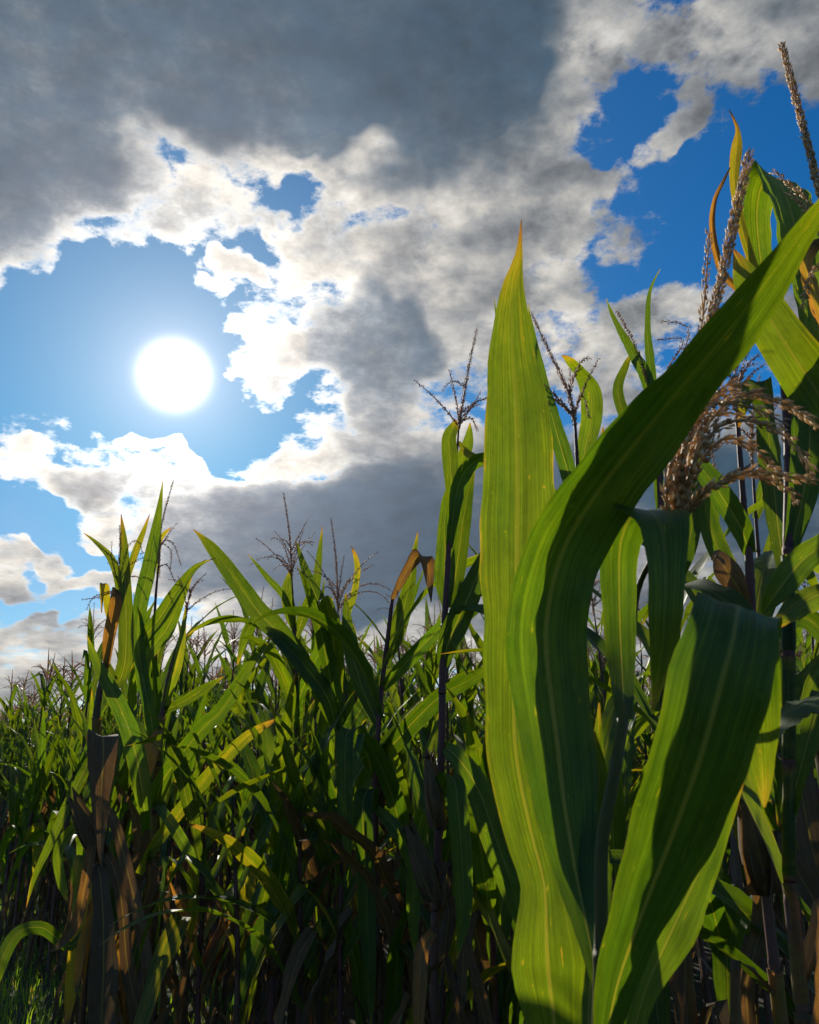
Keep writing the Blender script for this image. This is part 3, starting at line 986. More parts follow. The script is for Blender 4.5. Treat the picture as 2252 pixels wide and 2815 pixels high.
F.leaf([(1272, 2240, 0.0, 44), (1296, 2090, -0.04, 84), (1350, 1930, -0.08, 132), (1416, 1760, -0.12, 178), (1474, 1600, -0.16, 208), (1516, 1450, -0.18, 216),
        (1544, 1345, -0.18, 196), (1553, 1290, -0.16, 172), (1558, 1275, -0.12, 160), (1564, 1300, -0.03, 150), (1574, 1400, 0.0, 130), (1590, 1520, 0.02, 100),
        (1604, 1640, 0.03, 50), (1610, 1700, 0.03, 4)],
       'very broad dark leaf folded over at its top edge', age=0.0, fold=-0.18, ruffle=0.09, waves=4.5, segs=60, cols=16, across=(0.96, 0.24), curl=0.1, nick=0.06, pleat=0.030)
F.leaf([(1300, 2330, 0.05, 40), (1352, 2110, 0.05, 44), (1415, 1960, 0.05, 92), (1480, 1820, 0.05, 66), (1530, 1720, 0.04, 30), (1566, 1648, 0.03, 2)],
       'bright green pointed leaf blade below the folded leaf', age=0.12, fold=-0.1, roll=(0.2, 0.2))
F.leaf([(1316, 1512, 0.05, 34), (1308, 1380, 0.16, 60), (1304, 1250, 0.20, 74), (1306, 1150, 0.20, 84), (1324, 1096, 0.17, 120), (1356, 1074, 0.07, 150),
        (1390, 1100, -0.03, 118), (1402, 1180, -0.06, 84), (1400, 1290, -0.06, 70), (1390, 1400, -0.05, 44), (1374, 1500, -0.04, 3)],
       'arched leaf bent double below the tassel', age=0.05, fold=-0.15, segs=40, cols=10, ruffle=0.1, across=(1.0, 0.05), pleat=0.015)
F.leaf([(1268, 1960, 0.03, 20), (1240, 1860, 0.06, 40), (1248, 1740, 0.08, 46), (1262, 1640, 0.1, 40), (1252, 1540, 0.1, 4)], age=0.15)
F.tassel([(1432, 1100, 0.06), (1422, 1010, 0.05), (1440, 910, 0.05), (1474, 770, 0.06), (1508, 631, 0.07), (1539, 503, 0.08), (1560, 400, 0.08), (1579, 326, 0.08)],
         [[(1430, 1098, 0.06), (1404, 1060, 0.04), (1414, 970, 0.03), (1440, 890, 0.03), (1478, 832, 0.02), (1512, 820, 0.0)],
          [(1432, 1096, 0.06), (1428, 1030, 0.07), (1440, 950, 0.08), (1466, 880, 0.08), (1510, 826, 0.07), (1552, 822, 0.05)],
          [(1434, 1090, 0.06), (1452, 1000, 0.05), (1486, 900, 0.04), (1560, 832, 0.03), (1640, 848, 0.02), (1712, 886, 0.0), (1765, 948, -0.01)],
          [(1434, 1085, 0.06), (1462, 980, 0.03), (1505, 905, 0.01), (1570, 884, -0.01), (1640, 908, -0.02), (1692, 960, -0.03), (1712, 1008, -0.03)],
          [(1434, 1080, 0.06), (1466, 990, 0.05), (1520, 925, 0.05), (1575, 935, 0.05), (1625, 978, 0.05), (1652, 1010, 0.05)],
          [(1436, 1094, 0.06), (1478, 1040, 0.03), (1540, 1004, 0.01), (1600, 990, 0.0), (1660, 1004, -0.01), (1722, 1012, -0.02)],
          [(1436, 1092, 0.06), (1470, 1046, 0.07), (1560, 1000, 0.08), (1630, 1012, 0.08), (1664, 1036, 0.08), (1680, 1062, 0.08)],
          [(1430, 1070, 0.06), (1440, 960, 0.08), (1490, 850, 0.09), (1560, 828, 0.09), (1620, 840, 0.1), (1690, 872, 0.1)],
          [(1428, 1060, 0.06), (1438, 950, 0.03), (1470, 860, 0.01), (1530, 850, -0.02), (1596, 862, -0.03), (1650, 890, -0.04)],
          [(1432, 1098, 0.06), (1420, 1040, 0.06), (1432, 960, 0.05), (1462, 890, 0.05), (1500, 850, 0.03), (1540, 848, 0.02)],
          [(1432, 1098, 0.06), (1412, 1040, 0.05), (1424, 950, 0.05), (1452, 900, 0.06), (1490, 870, 0.06), (1520, 866, 0.05)],
          [(1434, 1096, 0.06), (1440, 1020, 0.06), (1458, 940, 0.06), (1490, 880, 0.07), (1540, 868, 0.07), (1590, 890, 0.07)],
          [(1434, 1096, 0.06), (1430, 1000, 0.04), (1448, 900, 0.03), (1480, 850, 0.03), (1530, 812, 0.04), (1575, 806, 0.04)],
          [(1430, 1090, 0.06), (1416, 1000, 0.09), (1436, 900, 0.11), (1462, 780, 0.12), (1482, 650, 0.12), (1494, 490, 0.12)]],
         size=0.0140, w=0.0034, step=0.0080, per=4)

# behind it on the right: big lit leaves against the blue
E = Hero('tall corn plant behind the arching leaf, with broad lit leaves near the right edge', 1.30,
         [(1662, 1900, 0, 22), (1662, 1500, 0, 22), (1660, 1170, 0, 22), (1662, 960, 0, 20), (1652, 800, 0.01, 19), (1630, 660, 0.02, 15), (1612, 590, 0.03, 12)], 5)
E.leaf([(1618, 640, 0.02, 30), (1602, 545, 0.04, 52), (1594, 450, 0.05, 66), (1606, 385, 0.04, 84), (1632, 372, 0.01, 96), (1662, 430, -0.03, 98), (1690, 550, -0.05, 90),
        (1716, 680, -0.06, 66), (1742, 800, -0.06, 6)], 'broad yellow-green leaf arching over at the top', age=0.13, fold=-0.12, segs=36, across=(1.0, 0.28))
E.leaf([(1820, 985, -0.02, 50), (1760, 890, -0.04, 96), (1715, 815, -0.05, 108), (1656, 725, -0.06, 98), (1606, 645, -0.06, 78), (1570, 580, -0.05, 48), (1546, 525, -0.04, 4)],
       'lit yellow-green leaf slanting up to the left', age=0.26, fold=-0.2, segs=34)
E.leaf([(1610, 620, 0.03, 16), (1574, 520, 0.04, 18), (1552, 430, 0.05, 17), (1547, 370, 0.05, 20), (1551, 318, 0.05, 23), (1554, 276, 0.05, 9), (1543, 245, 0.05, 4), (1535, 230, 0.05, 1)],
       'narrow upright orange leaf tip', age=0.46, fold=-0.5, segs=30)
E.leaf([(1596, 640, 0.0, 12), (1530, 585, 0.0, 15), (1508, 530, 0.0, 15), (1500, 470, 0.0, 12), (1506, 420, 0.01, 9), (1522, 385, 0.02, 7), (1538, 352, 0.02, 2)],
       'thin curled purple-brown leaf', age=0.72, fold=-1.2, segs=30)
E.leaf([(1660, 1180, 0, 20), (1690, 1050, -0.02, 56), (1706, 930, -0.03, 70), (1700, 830, -0.03, 62), (1682, 740, -0.02, 40), (1660, 660, -0.02, 4)], age=0.08)
E.leaf([(1662, 1250, 0, 20), (1640, 1120, 0.05, 40), (1626, 980, 0.08, 50), (1612, 860, 0.1, 44), (1600, 800, 0.1, 50), (1570, 840, 0.08, 30), (1556, 900, 0.08, 4)],
       age=0.16, across=(1.0, 0.2))
E.grown(5, 0.25, 1.0).grown(3, 1.0, 1.35, False, [2.6, 0.5, 1.5])

G = Hero('corn plant at the right edge of the picture with a thick leaning tassel spike', 1.18,
         [(1800, 1500, 0, 24), (1800, 1000, 0, 22), (1786, 700, 0, 14), (1762, 520, 0, 9)], 7)
G.tassel([(1762, 520, 0), (1725, 398, 0), (1712, 345, 0), (1687, 247, 0), (1667, 170, 0), (1646, 92, 0)],
         [[(1765, 530, 0), (1704, 426, 0.0), (1668, 392, 0.01), (1630, 361, 0.02)], [(1765, 540, 0), (1716, 470, 0.0), (1690, 432, 0.03), (1660, 404, 0.05)],
          [(1768, 560, 0), (1722, 560, -0.02), (1700, 600, -0.03), (1690, 650, -0.03)]], size=0.0135, w=0.0036, step=0.0080, per=5)
G.leaf([(1790, 760, 0, 30), (1745, 690, 0, 40), (1700, 560, 0.02, 34), (1712, 520, 0.03, 30), (1740, 500, 0.03, 6)], age=0.6, across=(1, .3))
G.leaf([(1800, 1100, 0, 30), (1730, 1150, -0.02, 48), (1690, 1180, -0.02, 56), (1645, 1235, -0.02, 54), (1606, 1292, 0.0, 10)][::-1], age=0.10)
G.leaf([(1800, 1330, 0, 30), (1740, 1256, -0.02, 46), (1690, 1270, -0.04, 50), (1655, 1296, -0.05, 36), (1624, 1328, -0.05, 3)], age=0.3, fold=0.3, ruffle=0.2, roll=(0.5, 0.3))
G.leaf([(1790, 1440, -0.03, 50), (1725, 1466, -0.06, 56), (1680, 1488, -0.1, 50), (1645, 1510, -0.12, 44), (1618, 1560, -0.13, 26), (1590, 1620, -0.13, 4)],
       'pale leaf top catching the sky light', age=0.10, fold=0.2, roll=(1.3, 1.15), pleat=0.03)
G.grown(5, 0.3, 1.15)

# bare purple stalk on the right with slanting leaves
R1 = Hero('corn plant with a bare purple stalk between the drooping tassel and the right edge', 1.55,
          [(1592, 1700, 0, 19), (1586, 1400, 0, 19), (1578, 1180, 0, 18), (1568, 1080, 0, 13), (1558, 950, 0, 11), (1552, 860, 0.0, 8)], 9, sheath=0.45)
R1.tassel([(1552, 860, 0), (1546, 800, 0), (1556, 750, 0), (1577, 700, 0)],
          [[(1550, 830, 0), (1535, 790, 0), (1520, 780, 0)], [(1550, 830, 0), (1580, 790, 0), (1612, 766, -0.02)], [(1552, 820, 0), (1574, 770, 0), (1600, 745, 0)],
           [(1551, 840, 0), (1590, 850, 0), (1625, 935, 0)], [(1551, 840, 0), (1520, 860, 0), (1500, 940, 0.04), (1512, 1010, 0.05)]], grown=4, size=0.0118, w=0.0029)
R1.leaf([(1578, 1165, 0, 26), (1560, 1110, -0.02, 44), (1520, 1045, -0.03, 46), (1478, 985, -0.02, 36), (1432, 925, 0, 3)], age=0.04, roll=(0.2, 0.4))
R1.leaf([(1578, 1290, 0, 16), (1556, 1240, -0.04, 40), (1530, 1200, -0.05, 52), (1510, 1165, -0.04, 20), (1500, 1180, -0.02, 6)], age=0.86, curl=0.4)
R1.leaf([(1580, 1300, 0, 16), (1545, 1220, 0.03, 36), (1510, 1150, 0.05, 44), (1488, 1080, 0.06, 36), (1478, 1010, 0.06, 4)], age=0.12)
R1.leaf([(1588, 1420, 0, 16), (1630, 1330, 0.0, 36), (1690, 1300, 0.0, 44), (1740, 1340, 0.0, 40), (1780, 1420, 0.0, 6)], age=0.05)
R1.leaf([(1590, 1480, 0, 16), (1640, 1560, -0.05, 42), (1652, 1640, -0.06, 46), (1640, 1740, -0.06, 6)], age=0.14)
R1.ear((1612, 1880, 0.0), (1572, 1690, -0.05), 64, 0.95)
R1.leaf([(1625, 1560, 0.0, 30), (1672, 1590, -0.08, 56), (1690, 1680, -0.1, 58), (1712, 1790, -0.1, 50), (1740, 1900, -0.1, 20)], 'dead brown leaf hanging stiffly', age=0.98, ruffle=0.2, fold=-0.5)
R1.leaf([(1620, 1760, 0.0, 20), (1650, 1790, -0.1, 50), (1700, 1870, -0.12, 44), (1750, 1960, -0.12, 10)][::-1], age=1.0, ruffle=0.2, fold=-0.6)
R1.grown(4, 0.25, 0.95).grown(4, 1.0, 1.5, False, [2.9, 0.2, 2.2, 1.2])

R2 = Hero('slim corn stalk standing close behind the bare purple stalk', 1.95,
          [(1612, 1500, 0, 10), (1602, 1240, 0, 9), (1592, 1090, 0, 7), (1585, 980, 0, 5)], 10)
R2.leaf([(1592, 1092, 0, 14), (1606, 1040, 0, 26), (1622, 990, 0, 24), (1640, 930, 0, 3)], age=0.22)
R2.leaf([(1600, 1220, 0, 10), (1618, 1160, 0, 18), (1638, 1090, 0, 14), (1650, 1015, 0, 2)], age=0.28)
R2.leaf([(1606, 1300, 0, 12), (1650, 1220, 0.05, 30), (1700, 1180, 0.08, 34), (1745, 1210, 0.1, 20)], age=0.15)
R2.tassel([(1585, 980, 0), (1582, 920, 0), (1588, 850, 0), (1600, 790, 0)], grown=6)
R2.grown(6, 0.3, 1.5)

# behind the arching leaf, against the blue
Q = Hero('corn plant behind the arching leaf with dark leaf tips against blue sky', 1.75,
         [(1398, 1500, 0, 16), (1394, 1200, 0, 15), (1388, 1000, 0, 12), (1376, 860, 0.0, 8)], 12)
Q.leaf([(1392, 1100, 0, 16), (1384, 980, 0, 22), (1378, 860, 0, 22), (1368, 760, 0, 18), (1363, 690, 0, 13), (1366, 625, 0, 8), (1378, 588, 0, 4), (1391, 566, 0, 1)],
       age=0.02, roll=(0.3, 0.7))
Q.leaf([(1385, 900, 0, 16), (1362, 800, 0, 26), (1336, 750, 0, 22), (1308, 700, 0, 14), (1288, 660, 0, 7), (1277, 628, 0, 1)], age=0.05, roll=(0.2, 0.5))
Q.leaf([(1388, 1010, 0.03, 14), (1340, 930, 0.03, 24), (1302, 830, 0.03, 22), (1318, 770, 0.03, 14), (1330, 745, 0.03, 2)], age=0.14)
Q.tassel([(1376, 860, 0), (1362, 800, 0), (1334, 720, 0), (1299, 655, 0)], [[(1376, 850, 0), (1410, 770, 0), (1440, 715, -0.02), (1385, 716, -0.02)],
         [(1378, 850, 0), (1430, 760, 0), (1450, 690, 0), (1392, 676, 0)]], size=0.0118, w=0.0029)
Q.leaf([(1394, 1200, 0, 14), (1440, 1100, 0.05, 34), (1480, 1020, 0.08, 38), (1500, 1080, 0.06, 34), (1510, 1180, 0.05, 4)], age=0.06, across=(1, 0.2))
Q.leaf([(1396, 1260, 0, 14), (1440, 1180, -0.1, 34), (1462, 1080, -0.12, 34), (1470, 980, -0.12, 3)], age=0.08)
Q.grown(4, 1.1, 1.5, False, [0.3, 2.4, 1.0, 0.1]).grown(6, 0.25, 1.1)

# between the tall leaf and the arching leaf
TB = Hero('corn plant with a leaning tassel and one round lit leaf between the foreground leaves', 1.72,
          [(1226, 1500, 0, 15), (1222, 1200, 0, 13), (1217, 1000, 0, 9), (1211, 890, 0, 6)], 14)
TB.tassel([(1211, 900, 0), (1204, 850, 0), (1186, 800, 0), (1152, 730, 0), (1117, 655, 0)],
          [[(1211, 900, 0), (1202, 830, 0), (1200, 775, 0)], [(1210, 880, 0), (1180, 850, 0), (1150, 835, 0)], [(1210, 880, 0), (1222, 830, 0), (1235, 850, 0), (1240, 880, 0)]],
          grown=5, size=0.0118, w=0.0029)
TB.leaf([(1219, 1040, 0, 16), (1232, 950, 0.02, 34), (1246, 880, 0.03, 44), (1244, 825, 0.03, 42), (1222, 785, 0.02, 26), (1200, 760, 0, 18), (1184, 748, 0, 3)],
        'rounded bright leaf curling at its tip', age=0.18, fold=-0.2)
TB.leaf([(1218, 1080, 0, 18), (1198, 1000, -0.02, 34), (1172, 910, -0.02, 32), (1146, 810, 0, 20), (1120, 690, 0, 8), (1112, 640, 0, 1)], age=0.03, roll=(0.2, 0.4))
TB.leaf([(1222, 1180, 0, 16), (1180, 1090, 0.04, 36), (1110, 960, 0.06, 34), (1060, 760, 0.08, 14), (1040, 626, 0.08, 1)], age=0.03, roll=(0.4, 0.6))
TB.leaf([(1224, 1240, 0, 16), (1250, 1130, 0.03, 36), (1262, 1020, 0.03, 34), (1270, 900, 0.03, 3)], age=0.18)
TB.grown(3, 1.0, 1.45, False, [1.2, 1.9, 1.5]).grown(6, 0.25, 1.0)

# the tall purple stalk left of the big leaf
C = Hero('tall corn plant with a long bare purple stalk left of the big yellow-green leaf', 2.10,
         [(912, 2170, 0, 19), (917, 1909, 0, 19), (924, 1758, 0, 18), (929, 1600, 0, 17), (931, 1524, 0, 16), (932, 1400, 0, 15), (936, 1310, 0, 14), (940, 1250, 0, 13),
          (945, 1154, 0, 11), (953, 1060, 0, 9), (960, 980, 0, 6), (966, 905, 0, 4)], 16, sheath=0.25)
C.tassel([(966, 905, 0), (974, 850, 0), (984, 790, 0), (1004, 692, 0)],
         [[(966, 900, 0), (945, 870, 0), (910, 832, 0), (872, 800, 0)], [(967, 895, 0), (962, 850, 0), (946, 778, 0)], [(968, 885, 0), (990, 860, 0), (1012, 850, 0)],
          [(967, 890, 0), (992, 880, 0), (1005, 905, 0)], [(967, 895, 0), (998, 850, 0), (1012, 825, 0.02)]], grown=2, size=0.0118, w=0.0029)
C.leaf([(948, 1120, 0, 14), (952, 1040, -0.02, 26), (948, 970, -0.02, 34), (946, 925, -0.02, 30), (955, 900, -0.01, 20), (962, 885, 0.0, 3)], age=0.22, fold=-0.5)
C.leaf([(957, 1030, 0, 10), (972, 975, 0.02, 26), (986, 930, 0.02, 22), (990, 890, 0.02, 2)], age=0.2)
C.leaf([(966, 930, 0, 6), (985, 955, -0.02, 16), (1015, 966, -0.03, 12), (1045, 962, -0.03, 2)], age=0.4)
C.leaf([(946, 1154, 0, 14), (955, 1080, -0.03, 26), (966, 1020, -0.04, 32), (985, 985, -0.05, 30), (1016, 965, -0.05, 26), (1070, 960, -0.05, 3)], age=0.0, roll=(0.1, 0.6))
C.leaf([(941, 1280, 0, 18), (936, 1225, 0.03, 42), (938, 1165, 0.04, 40), (936, 1110, 0.04, 28), (944, 1050, 0.04, 24), (954, 1000, 0.03, 3)], age=0.1, ruffle=0.2)
C.leaf([(946, 1280, 0.02, 18), (958, 1220, 0.05, 38), (972, 1120, 0.06, 36), (985, 1040, 0.06, 24), (1000, 980, 0.06, 2)], age=0.15)
C.leaf([(932, 1402, 0, 22), (946, 1350, -0.02, 48), (972, 1290, -0.03, 50), (1002, 1220, -0.03, 42), (1050, 1100, -0.02, 3)], age=0.08)
C.leaf([(934, 1570, 0, 20), (968, 1600, -0.05, 42), (1008, 1664, -0.07, 54), (1042, 1758, -0.08, 62), (1074, 1852, -0.08, 58), (1106, 1968, -0.07, 20), (1112, 2000, -0.07, 3)],
       'hanging bright green leaf beside the big foreground leaf', age=0.12, fold=-0.2)
C.leaf([(925, 1690, 0, 16), (934, 1645, -0.06, 36), (956, 1640, -0.1, 42), (966, 1720, -0.12, 44), (974, 1830, -0.12, 42), (976, 1930, -0.12, 32), (962, 2020, -0.12, 3)], age=0.03, across=(1, 0.1))
C.leaf([(924, 1760, 0.0, 16), (900, 1700, 0.06, 30), (880, 1760, 0.1, 36), (870, 1900, 0.1, 30), (876, 2020, 0.1, 4)], age=0.08, across=(1, 0.1))
C.ear((921, 1740, -0.02), (905, 1600, -0.04), 36, 0.80)
C.ear((916, 1895, -0.02), (866, 1757, -0.06), 42, 0.95)
C.grown(8, 0.25, 1.0)
C.leaf([(915, 1960, 0, 20), (890, 2000, -0.08, 30), (884, 2080, -0.1, 30), (880, 2180, -0.1, 20), (876, 2260, -0.1, 3)], age=0.75)

# its neighbour with the folded brown leaf
K = Hero('corn plant with a purple stalk and a brown leaf folded down at its top', 2.55,
         [(786, 2170, 0, 14), (790, 1800, 0, 14), (791, 1640, 0, 14), (794, 1574, 0, 12), (804, 1450, 0, 11), (816, 1350, 0, 10), (826, 1262, 0, 8)], 18, sheath=0.4)
K.leaf([(826, 1262, 0, 10), (844, 1225, 0, 17), (864, 1190, 0, 22), (882, 1170, -0.02, 34), (898, 1180, -0.04, 32), (904, 1215, -0.05, 20), (908, 1268, -0.05, 2)],
       'brown leaf tip folded down', age=0.80, fold=-0.3, across=(1, 0.25))
K.leaf([(806, 1450, 0, 16), (840, 1412, -0.05, 28), (885, 1365, -0.08, 30), (930, 1318, -0.08, 24), (985, 1250, -0.08, 2)], age=0.03)
K.leaf([(794, 1604, 0, 22), (828, 1568, -0.05, 38), (880, 1510, -0.08, 40), (935, 1460, -0.1, 34), (1000, 1425, -0.12, 24), (1050, 1390, -0.12, 3)], age=0.05, roll=(0.1, 0.5))
K.leaf([(788, 1640, 0, 18), (770, 1580, -0.05, 36), (748, 1540, -0.1, 38), (730, 1545, -0.14, 36), (726, 1620, -0.16, 34), (730, 1740, -0.16, 28), (737, 1822, -0.16, 3)],
       'dark leaf bent and hanging straight down', age=0.04, across=(1, 0.1))
K.leaf([(812, 1400, 0, 16), (836, 1330, 0.04, 36), (858, 1250, 0.05, 30), (872, 1170, 0.05, 14), (880, 1120, 0.05, 2)], age=0.2)
K.leaf([(798, 1530, 0, 16), (760, 1440, 0.03, 34), (735, 1340, 0.04, 30), (728, 1250, 0.04, 3)], age=0.1)
K.leaf([(790, 1720, 0, 14), (778, 1660, -0.06, 34), (764, 1700, -0.1, 40), (770, 1820, -0.1, 38), (775, 1950, -0.1, 36), (780, 2080, -0.1, 20), (782, 2160, -0.1, 3)], age=0.02, across=(1, 0.1))
K.leaf([(790, 1700, 0, 14), (830, 1740, -0.1, 30), (860, 1790, -0.1, 34), (862, 1830, -0.1, 10)], age=0.1)
K.ear((795, 1700, 0.02), (818, 1600, 0.0), 28, 0.9)
K.grown(8, 0.2, 1.05).grown(2, 1.3, 1.6, False)

# two tassels above the middle of the field
M1 = Hero('corn plant in mid field with the tallest spreading tassel', 3.30,
          [(628, 1900, 0, 11), (626, 1600, 0, 11), (622, 1400, 0, 9), (618, 1300, 0, 7), (614, 1215, 0, 4)], 20)
M1.tassel([(614, 1222, 0), (613, 1170, 0), (608, 1110, 0), (597, 1037, 0)], grown=13, length=0.36)
M1.leaf([(619, 1325, 0, 12), (610, 1285, -0.02, 26), (604, 1240, -0.02, 22), (612, 1200, -0.01, 4)], age=0.25)
M1.leaf([(621, 1350, 0, 12), (642, 1290, 0, 24), (664, 1235, 0, 20), (672, 1174, 0, 13), (679, 1107, 0, 1)], age=0.22)
M1.leaf([(621, 1330, 0, 10), (600, 1260, -0.05, 14), (564, 1217, -0.06, 12), (523, 1167, -0.06, 1)], age=0.15)
M1.leaf([(623, 1420, 0, 14), (600, 1340, 0.03, 28), (560, 1290, 0.05, 26), (520, 1330, 0.05, 22), (500, 1400, 0.05, 3)], age=0.1, across=(1, .1))
M1.leaf([(625, 1480, 0, 14), (660, 1400, -0.03, 28), (690, 1330, -0.04, 22), (700, 1260, -0.04, 2)], age=0.05)
M1.leaf([(626, 1560, 0, 16), (590, 1560, -0.1, 30), (550, 1620, -0.14, 34), (525, 1690, -0.15, 30), (510, 1760, -0.15, 3)], age=0.06)
M1.grown(7, 0.2, 1.0).grown(3, 1.1, 1.6, False)

M2 = Hero('corn plant in mid field with a slender pale tassel beside a yellow leaf', 3.15,
          [(716, 1950, 0, 12), (714, 1650, 0, 12), (710, 1450, 0, 10), (711, 1380, 0, 7), (712, 1310, 0, 5)], 22)
M2.tassel([(712, 1315, 0), (711, 1240, 0), (706, 1160, 0), (697, 1092, 0)], grown=12, length=0.42)
M2.leaf([(708, 1420, 0, 12), (700, 1350, -0.02, 26), (684, 1300, -0.03, 32), (664, 1252, -0.03, 28), (642, 1197, -0.02, 17), (630, 1160, -0.02, 8), (622, 1138, -0.02, 1)], age=0.10)
M2.leaf([(712, 1400, 0, 10), (722, 1330, 0, 16), (735, 1282, 0, 14), (746, 1250, 0, 14), (753, 1200, 0, 13), (748, 1170, 0, 9), (740, 1150, 0, 1)], 'narrow yellow leaf edged with brown', age=0.40)
M2.leaf([(700, 1520, 0, 18), (664, 1440, -0.05, 34), (630, 1385, -0.06, 42), (590, 1334, -0.07, 44), (546, 1290, -0.07, 42), (497, 1222, -0.07, 36), (451, 1160, -0.06, 26), (424, 1130, -0.06, 10), (406, 1114, -0.06, 1)],
        'long bright green leaf sweeping up to the left', age=0.14, fold=-0.2)
M2.leaf([(712, 1560, 0, 16), (690, 1470, -0.06, 36), (640, 1400, -0.08, 36), (590, 1345, -0.08, 30), (560, 1320, -0.08, 3)], age=0.06)
M2.leaf([(714, 1600, 0, 16), (740, 1530, 0.0, 32), (790, 1450, 0.02, 30), (840, 1400, 0.03, 3)], age=0.08)
M2.leaf([(716, 1700, 0, 14), (700, 1640, -0.06, 34), (680, 1620, -0.1, 38), (672, 1690, -0.12, 40), (676, 1770, -0.12, 34), (668, 1860, -0.12, 3)], age=0.12, across=(1, .1))
M2.leaf([(716, 1800, 0, 14), (650, 1740, -0.1, 30), (622, 1800, -0.14, 34), (628, 1920, -0.15, 36), (660, 2040, -0.15, 30), (690, 2110, -0.15, 3)], age=0.03, across=(1, -.1))
M2.grown(8, 0.2, 1.0).grown(2, 1.2, 1.6, False)

# the tall pair on the left
L1 = Hero('tall browning corn plant on the left whose dead leaves hang to the ground', 3.00,
          [(214, 2170, 0, 17), (208, 1800, 0, 16), (202, 1560, 0, 15), (206, 1480, 0, 14), (222, 1402, 0, 12), (238, 1320, 0, 9), (252, 1240, 0, 6)], 24)
L1.tassel([(252, 1240, 0), (252, 1190, 0), (253, 1150, 0), (252, 1106, 0)],
          [[(252, 1230, 0), (236, 1170, 0), (236, 1140, 0)], [(252, 1225, 0), (270, 1150, 0), (292, 1140, 0), (300, 1165, 0)], [(252, 1240, 0), (205, 1258, 0), (172, 1262, 0)],
           [(252, 1240, 0), (200, 1256, -0.02), (182, 1285, -0.02)]], grown=5, length=0.26)
L1.leaf([(226, 1400, 0, 14), (262, 1486, 0.02, 24)][:1] + [(246, 1440, -0.02, 26), (262, 1400, -0.03, 30), (266, 1330, -0.03, 31), (264, 1240, -0.03, 25), (261, 1144, -0.03, 15), (255, 1082, -0.03, 1)],
        'stiff upright leaf of the browning plant', age=0.28, fold=-0.4)
L1.leaf([(250, 1262, 0, 10), (248, 1215, -0.02, 17), (233, 1175, -0.02, 16), (211, 1150, -0.02, 10), (190, 1132, -0.02, 5), (176, 1122, -0.02, 1)], age=0.33)
L1.leaf([(224, 1405, 0, 12), (229, 1345, -0.04, 24), (240, 1290, -0.05, 26), (244, 1258, -0.05, 22), (238, 1236, -0.05, 3)], 'curled orange dead leaf lit from behind', age=0.70, fold=-0.6, ruffle=0.15)
L1.leaf([(245, 1300, 0, 10), (268, 1215, 0.02, 13), (286, 1160, 0.03, 15), (302, 1120, 0.03, 10), (315, 1083, 0.03, 1)], age=0.36)
L1.leaf([(238, 1330, 0, 10), (226, 1280, 0.02, 14), (222, 1240, 0.0, 17), (216, 1232, -0.02, 12), (214, 1290, -0.03, 2)], age=0.45, across=(1, .1))
L1.leaf([(304, 1708, -0.1, 24), (296, 1640, -0.12, 38), (280, 1563, -0.12, 39), (258, 1501, -0.12, 35), (230, 1445, -0.12, 30), (204, 1395, -0.1, 18), (192, 1362, -0.1, 9), (183, 1338, -0.1, 1)],
        'dark green leaf pointing up to the left', age=0.08, fold=-0.3)
L1.leaf([(200, 1600, 0, 20), (205, 1565, -0.1, 50), (216, 1550, -0.14, 60), (218, 1590, -0.17, 62), (214, 1660, -0.18, 44), (212, 1760, -0.18, 20), (214, 1830, -0.18, 3)],
        'grey-brown leaf folded over and hanging', age=0.9, across=(1, 0.05))
L1.leaf([(200, 1590, 0, 14), (186, 1606, -0.05, 18), (150, 1680, -0.1, 20), (104, 1780, -0.12, 17), (72, 1850, -0.12, 10), (55, 1912, -0.12, 1)], age=0.2, roll=(0.3, 0.3))
L1.leaf([(196, 1700, 0, 10), (140, 1760, -0.05, 22), (122, 1800, -0.08, 20), (130, 1860, -0.08, 18), (142, 1900, -0.08, 2)], age=0.2)
L1.leaf([(206, 1820, 0, 24), (212, 1860, -0.12, 36), (217, 1930, -0.16, 42), (218, 2030, -0.18, 60), (214, 2150, -0.18, 52), (212, 2260, -0.18, 30), (212, 2320, -0.18, 3)],
        'broad brown dead leaf hanging down', age=1.0, fold=-0.2, ruffle=0.15, nick=0.2)
L1.leaf([(210, 1780, 0, 16), (240, 1830, -0.12, 22), (256, 1900, -0.15, 23), (268, 2030, -0.17, 26), (290, 2130, -0.17, 34), (304, 2220, -0.17, 3)], age=0.86, ruffle=0.2, nick=0.2)
L1.leaf([(206, 1690, 0, 16), (240, 1730, -0.1, 22), (272, 1850, -0.14, 24), (304, 1990, -0.15, 24), (314, 2100, -0.15, 16), (318, 2170, -0.15, 3)], age=0.92, ruffle=0.2, fold=-0.5)
L1.leaf([(204, 1740, 0, 14), (190, 1800, -0.1, 20), (165, 1930, -0.13, 22), (130, 1985, -0.14, 16), (100, 2006, -0.14, 2)], age=0.8, ruffle=0.2)
L1.leaf([(208, 1850, 0, 14), (180, 1900, 0.05, 22), (158, 1980, 0.08, 20), (150, 2080, 0.08, 26), (140, 2170, 0.08, 3)], age=0.5)
L1.leaf([(206, 1900, 0, 14), (180, 1960, -0.05, 16), (166, 2030, -0.08, 20), (160, 2090, -0.08, 4)], 'orange backlit dead leaf', age=0.66)
L1.leaf([(210, 1900, 0, 14), (160, 1985, -0.02, 16), (133, 1986, -0.04, 22), (93, 1955, -0.08, 25), (50, 1957, -0.12, 27), (20, 1986, -0.15, 28), (-4, 2045, -0.17, 24), (-25, 2120, -0.18, 3)],
        'green leaf arching out over the grass', age=0.1, fold=0.25, roll=(0.2, 0.3))
L1.ear((212, 1805, -0.03), (158, 1692, -0.10), 40, 0.98)
L1.grown(5, 0.15, 0.8)

